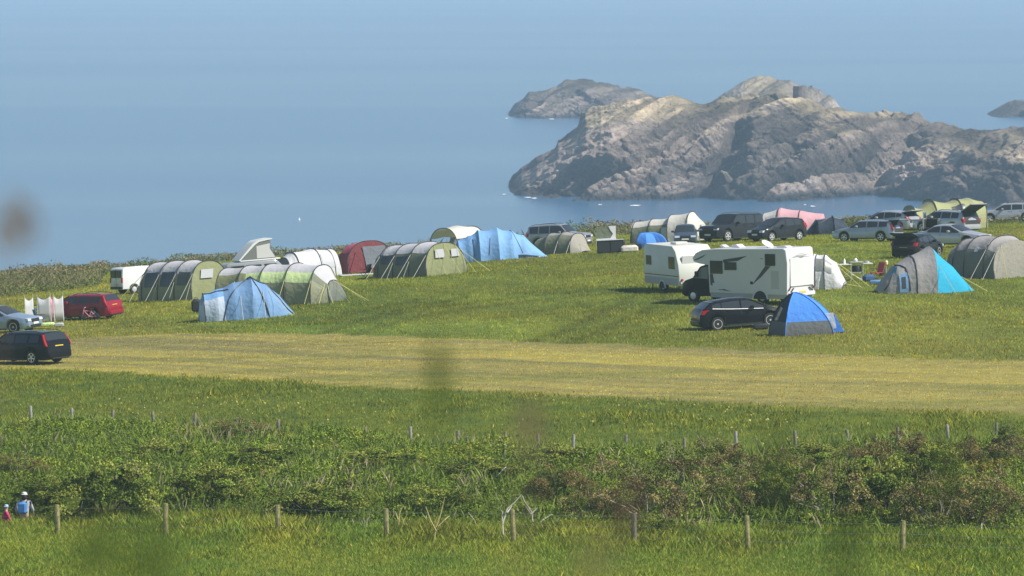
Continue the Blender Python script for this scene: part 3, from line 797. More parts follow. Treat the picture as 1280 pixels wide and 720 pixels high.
    MB().box(xb-.05, xb+.12, -W/2*.80, W/2*.80, .28, .50, b=.04).build('bumper', S.get('bm', M_), root)
    MB().box(xb-.055, xb+.1, -W/2*.6, W/2*.6, .24, .30, b=.02).build('rear_valance', TRIM, root)
    if S.get('rails'):
        for s in (1, -1):
            x0, x1 = S['rails']; pts = []
            for x in np.linspace(x0, x1, 8):
                zb, T, B, w, yr, t = sect(x); e = 0 if x in (x0, x1) else .055
                pts.append((x, s*(yr-.06), T + .01 + e))
            MB().tube(pts, .018, 6).build('roof_rail', S['railm'] if 'railm' in S else TRIM, root)
    if S.get('spoiler'):
        x = S['spoiler']; zb, T, B, w, yr, t = sect(x)
        MB().prism([(x+.15, T+.03), (x-.14, T+.00), (x-.12, T-.035), (x+.1, T-.02)], 'y', -yr*.86, yr*.86).build('spoiler', M_, root)
    if S.get('chrome'):
        x0, x1 = S['chrome']
        for s in (1, -1):
            MB().tube([side(x, I1(x, belt)+.012, s, .016) for x in np.linspace(x0, x1, 10)], .022, 5).build('window_trim', RIM, root)
    if S.get('gate'):                                     # raised tailgate and the open boot behind it
        xg = S['gate']; T = sect(xg)[1]; yr = sect(xg)[4]; a = R(S.get('ga', 12)); gl = S.get('gl', 1.0)
        mb = MB(); Mx = Matrix.Translation((xg, 0, T+.02)) @ Matrix.Rotation(a, 4, 'Y')
        mb.box(-gl, 0, -W/2*.84, W/2*.84, -.035, .035, Mx, b=.02); g = mb.build('tailgate', M_, root)
        MB().box(-gl*.55, -.08, -W/2*.68, W/2*.68, .04, .048, Mx).build('tailgate_window', GLASS, g)
        MB().box(-gl*.98, -.03, -W/2*.78, W/2*.78, -.06, -.037, Mx).build('tailgate_lining', INSIDE, g)
        P = []
        for z in np.linspace(.62, T-.10, 4):
            xq = [x for x in np.linspace(xb, xb+1.2, 80) if sect(x)[1] >= z+.02]; xq = xq[0] if xq else xb
            yy = abs(side(xq+.14, z, 1, 0)[1]) - .12
            P.append([(xq-.03, -yy, z), (xq-.03, yy, z)])
        MB().grid(P).build('boot_opening', INSIDE, root, smooth=0, solid=.02)
    for s, x, dl in S.get('doors', []):                   # front door swung open
        p = side(x, .7, s, 0); Mx = Matrix.Translation((x, p[1], 0)) @ Matrix.Rotation(s*R(180-58), 4, 'Z')
        mb = MB(); mb.box(0, dl, -.05, .05, .28, .95, Mx, b=.03); mb.box(0, dl*.9, -.03, .03, .95, 1.38, Mx, b=.02)
        d = mb.build('open_door', M_, root); MB().box(.12, dl*.8, -.034, .034, .98, 1.33, Mx).build('door_glass', GLASS, d)
        MB().box(.03, dl*.96, -.056*1, .056, .32, .9, Mx).build('door_lining', INSIDE, d)
        P = [[side(q, z, s, .017) for z in (.34, .62, .9)] for q in np.linspace(x-dl, x, 4)]
        MB().grid(P).build('door_opening', INSIDE, root, smooth=60)
    return b

def spec(kind, **k):
    base = {
     'estate': dict(L=4.6, W=1.80, R=.32, xf=1.38, xr=-1.32, top=[(-2.3,.62),(-2.27,.86),(-2.18,1.02),(-1.98,1.38),(-1.85,1.43),(-.6,1.46),(.25,1.45),(.42,1.41),(1.18,1.0),(1.4,.94),(2.12,.78),(2.3,.60)],
        belt=[(-2.3,1.0),(-1.9,.99),(.9,.92),(1.2,.88),(2.3,.7)], win=[(-1.78,-1.18),(-1.08,-.32),(-.24,.92)], ws=(.46,1.20), rg=(-2.16,-1.97), seam=[-1.12,-.28,.98], handle=[-.98,-.12], tail=(.74,1.30), rails=(-1.75,.1), plate=.80),
     'hatch': dict(L=4.35, W=1.82, R=.33, xf=1.32, xr=-1.32, top=[(-2.17,.60),(-2.13,.84),(-2.02,1.02),(-1.62,1.32),(-1.30,1.40),(-.5,1.47),(.2,1.46),(.4,1.42),(1.3,1.0),(1.5,.95),(2.02,.78),(2.17,.60)],
        belt=[(-2.17,1.1),(-1.6,1.06),(-.6,.98),(1.0,.90),(1.3,.86),(2.17,.7)], win=[(-1.55,-1.12),(-1.06,-.16),(-.08,1.02)], ws=(.46,1.30), rg=(-2.0,-1.62), seam=[-.95,-.12,1.05], handle=[-.80,.08], tail=(.82,1.02), plate=.70, spoiler=-1.45),
     'saloon': dict(L=4.5, W=1.80, R=.33, xf=1.36, xr=-1.30, top=[(-2.25,.62),(-2.22,.88),(-2.1,.98),(-1.65,1.02),(-1.0,1.36),(-.7,1.41),(-.2,1.43),(.15,1.41),(.98,1.0),(1.2,.94),(2.05,.77),(2.25,.58)],
        belt=[(-2.25,.95),(-1.5,.95),(.8,.89),(1.0,.86),(2.25,.68)], win=[(-1.35,-.50),(-.42,.80)], ws=(.2,1.0), rg=(-1.62,-1.0), seam=[-.46,.86], handle=[-.9,-.3], tail=(.72,.92), plate=.62),
     'suv': dict(L=4.75, W=1.92, R=.38, xf=1.42, xr=-1.40, tum=.24, top=[(-2.37,.70),(-2.35,1.08),(-2.22,1.62),(-2.1,1.76),(-.6,1.80),(.3,1.79),(.48,1.74),(1.02,1.20),(1.15,1.13),(2.2,1.04),(2.35,.95),(2.37,.72)],
        belt=[(-2.37,1.16),(.8,1.12),(1.1,1.08),(2.37,.92)], win=[(-2.05,-1.35),(-1.25,-.45),(-.36,.78)], ws=(.52,1.02), rg=(-2.34,-2.2), seam=[-1.3,-.4,.9], handle=[-1.15,-.2], tail=(.95,1.22), rails=(-1.9,.1), plate=1.0, zf=.84),
     'mpv': dict(L=3.95, W=1.72, R=.31, xf=1.22, xr=-1.20, top=[(-1.97,.60),(-1.93,.95),(-1.80,1.20),(-1.62,1.40),(-1.40,1.46),(-.5,1.52),(.1,1.50),(.3,1.45),(1.22,.98),(1.4,.92),(1.85,.76),(1.97,.58)],
        belt=[(-1.97,1.05),(-1.4,1.02),(.9,.90),(1.2,.84),(1.97,.7)], win=[(-1.4,-.85),(-.78,-.1),(-.02,.95)], ws=(.36,1.2), rg=(-1.9,-1.63), seam=[-.82,-.06,.98], handle=[-.68,.1], tail=(.85,1.15), plate=.7),
    }[kind]
    d = dict(base); d.update(k); return d
def car(name, kind, px, py, yaw, colour, label, cat='car', scale=1.0, **k):
    t = thing(name, label, cat, px, py, yaw, scale=scale, group=None)
    car_body(spec(kind, **k), colour, t)
    return t
BLACK = paint('black_paint', (.010,.011,.013)); SILVER = paint('silver_paint', (.48,.50,.53), .4); LBLUE = paint('light_blue_paint', (.28,.38,.50), .35)
REDP = paint('dark_red_paint', (.26,.012,.028)); WHITEP = paint('white_paint', (.80,.80,.79)); NAVY = paint('dark_grey_paint', (.022,.026,.032)); GREYP_ = paint('grey_silver_paint', (.34,.36,.39), .4)
SBLUE = paint('silver_blue_paint', (.36,.41,.47), .4)

car('estate_car', 'estate', 30, 454, 141, BLACK, 'black estate car with roof rails and yellow rear plate at the lower left', scale=1.04, tail=(.84,1.36), tw=.07, tx=.5)
car('saloon_car', 'saloon', -1, 416, -24, LBLUE, 'light blue saloon with its front end showing, cut by the left edge', scale=.98)
car('estate_car', 'estate', 103, 399, 152, REDP, 'dark red estate car with black roof rails beside the white windbreak', scale=.93, L=4.75, tail=(.80,1.38), tw=.06, tx=.6)
car('hatchback_car', 'hatch', 924, 410, 15, BLACK, 'black hatchback with a chrome window line behind the small blue tent', scale=1.0, chrome=(-1.55,1.0), tx=1.5)
car('suv_car', 'suv', 700, 310, -24, GREYP_, 'dark silver off-road car standing behind the small olive tent', scale=.90)
car('suv_car', 'suv', 915, 301, 226, NAVY, 'big black square off-road car with roof rails at the cliff top', scale=1.0, tum=.16)
car('compact_car', 'mpv', 972, 301, 219, NAVY, 'dark rounded hatchback just behind the motorhome roof', scale=1.0)
car('small_car', 'mpv', 857, 306, -92, paint('blue_grey_paint', (.07,.10,.14), .3), 'small blue grey car seen end on behind the caravan', scale=.88)
car('estate_car', 'estate', 1085, 302, 152, SBLUE, 'silver blue estate car with its tailgate raised, nearest of the silver cars', scale=.95, gate=-1.85, ga=2, gl=.85, tail=(.74,1.2), tw=.05, tx=.5, bm=SBLUE)
car('hatchback_car', 'hatch', 1112, 290, 143, SILVER, 'silver hatchback with red lamp and pale bumper behind the silver blue estate', scale=1.0, gate=-1.55, ga=8, gl=.8)
car('estate_car', 'estate', 1183, 291, 133, SILVER, 'silver estate car with front door open and black tailgate held high', scale=1.04, gate=-1.9, ga=28, gl=1.05, tail=(.72,.98), tw=.3, doors=[(1, .98, 1.0), (-1, .98, 1.0)])
car('saloon_car', 'saloon', 1192, 309, -32, SILVER, 'white and silver saloon hidden behind the grey and turquoise tents', scale=1.0)
car('hatchback_car', 'hatch', 1147, 322, 62, BLACK, 'black hatchback with open tailgate behind the grey blue dome tent', scale=.95, gate=-1.5, ga=14, gl=1.0)
car('estate_car', 'estate', 1261, 278, 172, SILVER, 'silver estate car alone at the far right of the cliff top', scale=1.0, L=4.5)

# ------------------------------------------------------------------ vans, caravan, motorhome
def box_shell(prof, W, crown=.03, r=.05):
    """side outline prof [(x,z)...] swept across the width with softened long edges"""
    mb = MB(); n = len(prof); cx = sum(p[0] for p in prof)/n; cz = sum(p[1] for p in prof)/n
    def sc(k): 
        out = []
        for x, z in prof:
            d = math.hypot(x-cx, z-cz); out.append((x - (x-cx)/d*k, z - (z-cz)/d*k))
        return out
    rings = []
    for y, k in ((-W/2, r), (-W/2+r*.3, r*.3), (-W/2+r, 0), (W/2-r, 0), (W/2-r*.3, r*.3), (W/2, r)):
        rings.append([(x, y, z) for x, z in sc(k)])
    mb.loft(rings, True, True); return mb
def wheels(root, W, Rw, xs, rimm=RIM):
    for xw in xs:
        for s in (1, -1):
            mb = MB(); mb.lathe([(Rw*.6, -.10), (Rw*.94, -.105), (Rw, -.07), (Rw, .07), (Rw*.94, .105), (Rw*.6, .10)], 24, Matrix.Translation((xw, s*(W/2-.14), Rw)))
            w = mb.build('wheel', TYRE, root)
            rm = MB(); yo = s*(W/2-.14) + s*.09
            rm.lathe([(Rw*.64, yo-.01), (Rw*.62, yo+s*.006), (Rw*.3, yo+s*.02), (Rw*.1, yo+s*.03)], 20, Matrix.Translation((xw, 0, Rw))); rm.build('rim', rimm, w)
def arch(root, W, x, Rw, colm, sides=(1, -1)):
    for s in sides:
        mb = MB(); k = 14; rings = []
        for i in range(k+1):
            a = math.pi*i/k
            rings.append([(x+rr*math.cos(a), s*(W/2+o), Rw*.75 + rr*math.sin(a)) for rr, o in ((Rw*1.18, -.02), (Rw*1.18, .035), (Rw*1.42, .035), (Rw*1.42, -.02))])
        mb.loft(rings, True, True); mb.build('wheel_arch', colm, root)
        mb = MB(); mb.prism([(x+Rw*1.18*math.cos(math.pi*i/k), Rw*.75+Rw*1.18*math.sin(math.pi*i/k)) for i in range(k+1)], 'y', s*(W/2+.004), s*(W/2+.016)); mb.build('arch_recess', INSIDE, root)
MHW = mat('motorhome_white', (.69,.69,.71), .3, coat=.4, var=.03, scale=1); DECAL = mat('dark_decal', (.05,.055,.065), .4)
SKIRT = mat('grey_skirt', (.42,.43,.44), .5); CABBLK = paint('cab_black', (.012,.013,.016))
def motorhome():
    t = thing('motorhome', 'large white coach built motorhome with black cab and dark side windows', 'motorhome', 934, 378, 140, scale=1.0)
    W = 2.3
    prof = [(-3.45,.50),(-3.50,2.1),(-3.42,2.78),(-3.30,2.86),(1.2,2.80),(2.0,2.72),(2.42,2.55),(2.62,2.30),(2.55,2.12),(2.2,2.02),(1.62,1.95),(1.55,.50)]
    body = box_shell(prof, W, r=.07).build('body', MHW, t, smooth=30)
    box_shell([(-3.40,.30),(-3.40,.56),(1.50,.56),(1.50,.30)], W-.06, r=.02).build('skirt', SKIRT, t)
    MB().box(-3.4, 1.5, -W/2-.006, -W/2+.0, .72, .78).build('side_rail', CHROME, t)
    cab = box_shell([(1.45,.34),(1.45,2.02),(1.75,2.02),(2.25,1.86),(2.78,1.28),(3.30,1.10),(3.46,.92),(3.50,.42),(3.30,.30)], 2.0, r=.10).build('cab', CABBLK, t, smooth=30)
    for s in (1, -1):
        MB().prism([(1.72,1.22),(1.72,1.86),(2.12,1.80),(2.62,1.26)], 'y', s*1.0, s*1.012).build('cab_window', mat('cab_glass', (.20,.23,.25), .1), cab)  # paler glass colour stands in for light showing through the cab
        MB().box(2.32, 2.46, s*1.12-.09, s*1.12+.09, 1.30, 1.62, b=.03).build('wing_mirror', TRIM, cab)
    MB().grid([[(2.27, y, 1.885) for y in (-.82,0,.82)], [(2.80, y*1.05, 1.305) for y in (-.82,0,.82)]]).build('windscreen', GLASS, cab)
    for s in (1, -1): MB().box(3.36, 3.49, s*.78-.15, s*.78+.15, .80, 1.02, b=.03).build('headlight', LAMPC, cab)
    MB().box(3.44, 3.52, -.55, .55, .55, .85, b=.03).build('grille', TRIM, cab)
    wheels(t, 2.1, .34, (2.72, -1.75)); arch(t, 2.3, -1.75, .36, MHW)
    for s in (1, -1):
        f = s*W/2
        def win(x0, x1, z0, z1, n='window'):
            MB().box(min(x0,x1), max(x0,x1), min(f, f+s*.035), max(f, f+s*.035), z0, z1, b=.015).build(n, GLASS, t)
        win(.65, 1.45, 1.52, 2.18); win(-.25, .52, 1.72, 2.12); win(-2.75, -2.10, 1.98, 2.58)
        def dec(pl): MB().prism(pl, 'y', f+s*.001 if s > 0 else f-.010, f+.010 if s > 0 else f-.001).build('swoosh_decal', DECAL, t)
        dec([(.6,2.10),(-.35,2.20),(-.95,2.46),(-.1,2.34),(.6,2.24)]); dec([(-2.15,1.95),(-1.98,1.55),(-1.3,.98),(-1.75,1.5),(-2.05,1.95)][::-1] if False else [(-2.45,1.96),(-2.1,1.96),(-1.65,1.45),(-1.22,.98),(-1.85,1.42)])
        dec([(2.52,2.18),(1.72,2.50),(1.9,2.36),(2.3,2.2)]); dec([(1.48,1.5),(1.45,.95),(.9,.70),(.1,.62),(.75,.78),(1.2,1.05),(1.3,1.5)])
        dec([(-1.95,2.34),(-1.72,2.38),(-1.95,2.30)])
        MB().box(-2.95, -2.45, f-.006, f+.006, .80, 1.72).build('locker_seam', mat('seam_grey', (.55,.55,.54), .5), t)
        MB().box(.62, 1.32, f-.012, f+.012, .72, 1.05, b=.005).build('hatch', MHW, t)
        MB().box(-1.28, -1.12, f-.02, f+.02, 1.02, 1.16, b=.005).build('socket_cover', TRIM, t)
    # rear
    x = -3.51
    MB().box(x-.02, x+.03, -.92, .92, .92, 2.35, b=.015).build('rear_panel', MHW, t)
    gl = MB(); gm = mat('grey_crest', (.28,.27,.25), .5)
    gl.prism([(-.85,2.42),(-.3,2.50),(0,2.49),(.3,2.50),(.85,2.42),(.3,2.46),(0,2.45),(-.3,2.46)], 'x', x-.034, x-.021)
    gl.prism([(-.45,2.53),(0,2.57),(.45,2.53),(0,2.54)], 'x', x-.034, x-.021); gl.prism([(-.25,2.38),(0,2.42),(.25,2.38),(0,2.34)], 'x', x-.034, x-.021)
    gl.build('wing_emblem', gm, t)
    for s in (1, -1):
        MB().prism([(s*.86,.94),(s*.92,.92),(s*1.08,.76),(s*1.08,.70),(s*1.0,.76)], 'x', x-.03, x+.02).build('tail_light', mat('dim_red_lamp', (.14,.02,.02), .3), t)
        MB().prism([(s*.62,.84),(s*.70,.84),(s*.98,.58),(s*.90,.58)], 'x', x-.025, x+.02).build('reflector', DECAL, t)
    MB().box(x-.06, x+.05, -1.08, 1.08, .40, .62, b=.03).build('bumper', MHW, t)
    MB().box(x-.075, x-.055, -.26, .26, .56, .67).build('number_plate', PLY, t)
    for (a, b, hh, w2) in ((-2.9, -2.2, .10, .25), (.2, .7, .12, .25), (1.2, 1.5, .08, .2)):
        MB().prism([(a, 2.82), (b, 2.82), (b+.05, 2.82+hh), (a+.25, 2.86+hh)], 'y', -w2, w2).build('roof_vent', MHW, t)
    mb = MB(); mb.lathe([(.05, 0), (.32, .04), (.34, .07), (.05, .03)], 18, Matrix.Translation((-1.6, .3, 2.98)) @ Matrix.Rotation(R(-35), 4, 'Y'), axis='z'); mb.tube([(-1.6,.3,2.82),(-1.6,.3,3.0)], .03); mb.build('satellite_dish', MHW, t)
motorhome()

CARW = mat('caravan_white', (.66,.66,.60), .4, var=.04, scale=1)
def caravan():
    t = thing('caravan', 'older cream touring caravan beside the motorhome cab', 'caravan', 850, 364, 113, scale=1.0)
    W = 2.15
    prof = [(-2.0,.42),(-2.25,.62),(-2.3,1.5),(-2.1,2.2),(-1.8,2.52),(1.85,2.52),(2.1,2.36),(2.22,2.1),(2.22,.55),(1.95,.40)]
    pf = [(-2.22,.42),(-2.3,.9),(-2.18,1.55),(-1.85,2.25),(-1.45,2.52),(1.95,2.54),(2.18,2.40),(2.24,.6),(2.1,.42)]
    box_shell(pf, W, r=.06).build('body', CARW, t, smooth=30)
    for s in (1, -1):
        f = s*W/2
        for a, b, z0, z1 in ((-1.75,-1.0,1.30,1.95),(1.25,1.90,1.42,1.92)):
            MB().box(a, b, min(f-s*.01, f+s*.03), max(f-s*.01, f+s*.03), z0, z1, b=.015).build('window', GLASS, t)
        MB().box(-2.2, 2.2, min(f, f+s*.008), max(f, f+s*.008), .90, .95).build('brown_stripe', mat('brown_stripe', (.22,.12,.05), .5), t)
        MB().box(-2.15, 2.15, min(f, f+s*.006), max(f, f+s*.006), .46, .80).build('grey_panel', SKIRT, t)
    x = -2.26
    MB().prism([(-.85,1.35),(.85,1.35),(.78,2.0),(-.78,2.0)], 'x', -2.16, -2.05).build('end_window', mat('curtained_glass', (.55,.56,.55), .15), t)
    MB().box(-2.34, -2.2, -1.0, 1.0, .5, .62, b=.03).build('bumper', CARW, t)
    for s in (1, -1): MB().box(-2.35, -2.29, s*.9-.05, s*.9+.05, .66, .80, b=.01).build('tail_light', LAMPR, t)
    MB().box(-.4, .3, -.35, .35, 2.53, 2.66, b=.03).build('roof_light', CARW, t)
    wheels(t, W, .31, (-.1,)); arch(t, W, -.1, .31, CARW)
    mb = MB(); mb.tube([(2.2,-.5,.45),(3.2,0,.45)], .04); mb.tube([(2.2,.5,.45),(3.2,0,.45)], .04); mb.tube([(3.1,0,.45),(3.3,0,.5)], .05); mb.build('drawbar', TRIM, t)
    for a in (-1.7, 1.7):
        for s in (1, -1): MB().tube([(a, s*.8, .45), (a, s*.85, .0)], .03).build('corner_steady', TRIM, t)
caravan()

def white_van():
    t = thing('van', 'small white van with dark rear door glass at the cliff edge', 'van', 182, 366, 32, scale=.88)
    W = 1.79
    prof = [(-2.2,.32),(-2.22,.9),(-2.16,1.7),(-2.02,1.80),(.3,1.84),(.6,1.76),(1.28,1.16),(1.9,.98),(2.18,.80),(2.22,.35)]
    b = box_shell(prof, W, r=.09).build('body', WHITEP, t, smooth=30)
    for s in (1, -1):
        f = s*W/2
        MB().prism([(.05,1.12),(.05,1.62),(.48,1.62),(1.08,1.12)], 'y', f, f+s*.01).build('side_window', GLASS, t)
        MB().box(-2.24, -2.16, min(s*.74, s*.88), max(s*.74, s*.88), .78, 1.12).build('tail_light', LAMPR, t)
        MB().box(-2.27, -2.19, min(s*.06, s*.70), max(s*.06, s*.70), 1.12, 1.62, b=.01).build('rear_window', GLASS, t)
        MB().box(.9, 1.05, s*.98-.09, s*.98+.09, 1.12, 1.3, b=.02).build('wing_mirror', TRIM, t)
        MB().box(2.05, 2.2, s*.7-.14, s*.7+.14, .74, .92, b=.02).build('headlight', LAMPC, t)
    MB().grid([[(.66, y, 1.74) for y in (-.7,0,.7)], [(1.26, y, 1.21) for y in (-.78,0,.78)]]).build('windscreen', GLASS, t)
    MB().box(-2.28, -2.15, -.8, .8, .34, .52, b=.03).build('bumper', TRIM, t)
    MB().box(-2.27, -2.21, -.26, .26, .62, .73).build('number_plate', PLY, t)
    MB().box(-2.232, -2.19, -.006, .006, .5, 1.7).build('door_seam', INSIDE, t)
    wheels(t, W, .32, (1.36, -1.32)); 
    for xw in (1.36, -1.32):
        for s in (1, -1):
            k = 14; mb = MB(); mb.prism([(xw+.40*math.cos(math.pi*i/k), .30+.40*math.sin(math.pi*i/k)) for i in range(k+1)], 'y', s*(W/2+.002), s*(W/2+.010)); mb.build('wheel_arch', INSIDE, t)
    wheels_shift = [o for o in t.children if o.name.startswith('wheel')]
    for o in wheels_shift:
        if not o.name.startswith('wheel_arch'): o.location.y = (.06 if sum(v.co.y for v in o.data.vertices) > 0 else -.06)
white_van()

def campervan():
    t = thing('campervan', 'campervan with its slanting pop-up roof raised behind the green tents', 'campervan', 322, 363, 20, scale=.88)
    W = 1.85; b = paint('campervan_grey', (.35,.37,.38), .2)
    prof = [(-2.4,.35),(-2.42,1.0),(-2.3,1.85),(-2.15,1.95),(1.0,1.98),(1.3,1.88),(1.9,1.2),(2.35,1.05),(2.45,.8),(2.45,.38)]
    box_shell(prof, W, r=.09).build('body', b, t)
    for s in (1, -1):
        f = s*W/2
        for a, c in ((-2.0,-1.1),(-.95,.1)): MB().box(a, c, min(f, f+s*.01), max(f, f+s*.01), 1.22, 1.75).build('side_window', GLASS, t)
        MB().prism([(.3,1.22),(.3,1.75),(1.1,1.75),(1.7,1.22)], 'y', f, f+s*.01).build('cab_window', GLASS, t)
    wheels(t, W+.1, .33, (1.5, -1.5))
    # raised roof: hinged at the left (tail), canvas walls
    MB().box(-1.3, 1.5, -.80, .80, 1.98, 2.08, b=.03).build('roof_rim', mat('roof_rim_white', (.7,.7,.68), .5), t)
    lid = MB(); lid.prism([(-1.4,2.08),(-.35,3.12),(.0,3.32),(.95,3.42),(1.05,3.36),(.1,3.22),(-.2,3.05),(-1.3,2.06)], 'y', -.79, .79); lid.build('raised_roof', mat('roof_shell', (.72,.73,.70), .4), t)
    cv = MB(); cv.prism([(-1.2,2.10),(-.15,3.06),(.2,3.20),(.90,3.28),(.84,2.75),(1.25,2.1)], 'y', -.76, .76); cv.build('canvas_wall', mat('roof_canvas', (.17,.18,.17), .9), t)
    for s in (1, -1):
        f = s*.765
        MB().prism([(-.12,2.14),(-.10,2.95),(.84,3.08),(.80,2.75),(1.15,2.14)], 'y', f-.004, f+.004).build('canvas_window', mat('canvas_white', (.80,.80,.78), .8, trans=.35), t)
campervan()

# ------------------------------------------------------------------ tents
def cloth(n, c, **k): return mat(n, c, .7, var=.06, scale=1.2, bump=.45, bscale=4.5, trans=.18, spec=.3)
C_GREY = cloth('grey_roof_cloth', (.58,.58,.60)); C_OLIVE = cloth('olive_cloth', (.35,.36,.23)); C_DKOL = cloth('dark_olive_cloth', (.22,.24,.17)); C_LOL = cloth('light_olive_cloth', (.30,.32,.16))
C_LIME = cloth('lime_cloth', (.74,.90,.42)); C_BLUE = cloth('steel_blue_cloth', (.20,.36,.60)); C_PBLUE = cloth('pale_blue_cloth', (.62,.72,.86)); C_WHITE = cloth('white_cloth', (.74,.74,.76))
C_SKY = cloth('sky_blue_cloth', (.24,.47,.80)); C_RED = cloth('faded_red_cloth', (.55,.10,.16)); C_DRED = cloth('maroon_cloth', (.22,.05,.06)); C_DGREY = cloth('slate_cloth', (.22,.24,.28)); C_PINK = cloth('pale_pink_cloth', (.74,.42,.46))
C_CREAM = cloth('cream_cloth', (.70,.67,.60)); C_SAGE = cloth('sage_cloth', (.22,.25,.17)); C_NAVY = cloth('dark_slate_cloth', (.035,.055,.085)); C_VIV = cloth('vivid_blue_cloth', (.09,.32,.92)); C_TURQ = cloth('turquoise_cloth', (.03,.42,.66))
C_TAUPE = cloth('taupe_cloth', (.40,.38,.37)); C_BEIGE = cloth('beige_cloth', (.37,.35,.30)); C_GRGREEN = cloth('grey_green_cloth', (.22,.24,.21)); C_YEL = cloth('yellow_green_cloth', (.40,.42,.20)); C_SKIRT = cloth('mud_skirt', (.16,.17,.17))
MESHW = mat('mesh_window', (.05,.06,.07), .35); GWIN = mat('grey_blind', (.45,.46,.48), .6)
def spow(v, e): return math.copysign(abs(v)**e, v)
class Surf:
    """tent skin: hoops at stations (x, half width, height, lean), sagging a little between them"""
    def __init__(s, st, ey=.78, ez=.80, sag=.035, bulge=0): s.st = st; s.ey, s.ez, s.sag = ey, ez, sag
    def __call__(s, x, a, off=0.0):
        st = s.st; X = [q[0] for q in st]; x = min(max(x, X[0]), X[-1])
        hw, hh, ln = (float(np.interp(x, X, [q[i] for q in st])) for i in (1, 2, 3))
        i = max(0, min(len(X)-2, int(np.searchsorted(X, x, 'right'))-1)); u = (x - X[i]) / (X[i+1]-X[i])
        k = 1 - s.sag*math.sin(math.pi*u) + off/max(.5, hh)
        y = -hw*spow(math.cos(a), s.ey)*k; z = hh*spow(math.sin(a), s.ez)*k
        return (x + ln*z/max(.1, hh), y, max(0, z))
def tent(name, label, px, py, yaw, st, bands, ends=(None, None), hoops=None, paths=(), wins=(), guys=(), scale=1.0, group='tunnel and dome tents on the camping field', ey=.78, ez=.80, sag=.035, polr=.028, cat='tent', end_wins=(), guym=None, end_guys=(), dz=0):
    t = thing(name, label, cat, px, py, yaw, scale=scale, group=group, dz=dz)
    S = Surf([(q + (0,))[:4] for q in st], ey, ez, sag); X = [q[0] for q in st]; x0, x1 = X[0], X[-1]
    def patch(xa, xb, a0, a1, m, nm, off=0., parent=t, na=10):
        n = max(3, int((xb-xa)/.28)+1); xs_ = sorted(set(np.linspace(xa, xb, n)) | {x for x in X if xa < x < xb})
        return MB().grid([[S(x, a0+(a1-a0)*j/na, off) for j in range(na+1)] for x in xs_]).build(nm, m, parent, smooth=50)
    for (xa, xb, a0, a1, m, nm) in bands: patch(x0 if xa is None else xa, x1 if xb is None else xb, a0*math.pi, a1*math.pi, m, nm)
    for xe, m, sg in ((x0, ends[0], -1), (x1, ends[1], 1)):
        if m is None: continue
        P = []
        for k in (0, .25, .5, .75, 1):
            row = []
            for j in range(17):
                p = S(xe, math.pi*j/16); b = .10*math.sin(math.pi*min(1, p[2]/max(.1, st[0][2])))*(1-abs(1-2*j/16))
                row.append((p[0] + sg*b*(1-k), p[1]*k, p[2]*k if False else p[2]*(k if k > 0 else 0)))
            P.append(row)
        e = MB(); k = 17
        rim = [S(xe, math.pi*j/16) for j in range(17)]
        rows = []
        for q in (0, .34, .67, 1):           # fill between the arch and the ground line
            rows.append([(p[0] + sg*.08*math.sin(math.pi*q), p[1], p[2]*q) for p in rim])
        e.grid(rows); eo = e.build('end_panel', m, t, smooth=50)
        for (which, yb, yt, za, zb, wm, nm) in end_wins:
            if which != sg: continue
            o = sg*.11
            MB().grid([[(xe + o + rim[8][0]-xe if False else xe + o + (S(xe, math.pi/2)[0]-xe)*zz/max(.1, S(xe, math.pi/2)[2]), yy, zz) for yy in ((yb[0]+(yt[0]-yb[0])*(zz-za)/(zb-za)), (yb[1]+(yt[1]-yb[1])*(zz-za)/(zb-za)))] for zz in (za, (za+zb)/2, zb)]).build(nm, wm, eo, smooth=0, solid=.02)
    for x in (X[1:-1] if hoops is None else hoops):
        MB().tube([S(x, math.pi*j/22, .02) for j in range(23)], polr, 5).build('hoop_pole', POLE, t)
    for pth in paths:
        q = []
        for (xa, aa), (xb, ab) in zip(pth, pth[1:]):
            q += [S(xa+(xb-xa)*j/8, (aa+(ab-aa)*j/8)*math.pi, .02) for j in range(8)]
        q.append(S(pth[-1][0], pth[-1][1]*math.pi, .02))
        MB().tube(q, polr, 5).build('pole_sleeve', POLE, t)
    for wi, (xa, xb, a0, a1, m) in enumerate(wins): patch(xa, xb, a0*math.pi, a1*math.pi, m, 'window', .03 + .012*wi, na=5)
    for (x, a, out) in guys:
        p = Vector(S(x, a*math.pi, .02)); s = -1 if a < .5 else 1; base = S(x, 0 if a < .5 else math.pi)
        q = Vector((x, base[1] + s*out, .03)); MB().tube([p, q], .013, 4).build('guy_rope', guym or GUYW, t)
    for (x, a, dx, dy) in end_guys:
        p = Vector(S(x, a*math.pi, .02)); MB().tube([p, Vector((p.x+dx, p.y+dy, .02))], .014, 4).build('guy_rope', GUY, t)
    return t
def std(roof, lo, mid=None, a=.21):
    return [(None, None, a, 1-a, roof, 'roof_panel'), (None, None, 0, a, lo, 'side_wall'), (None, None, 1-a, 1, mid or lo, 'side_wall')]

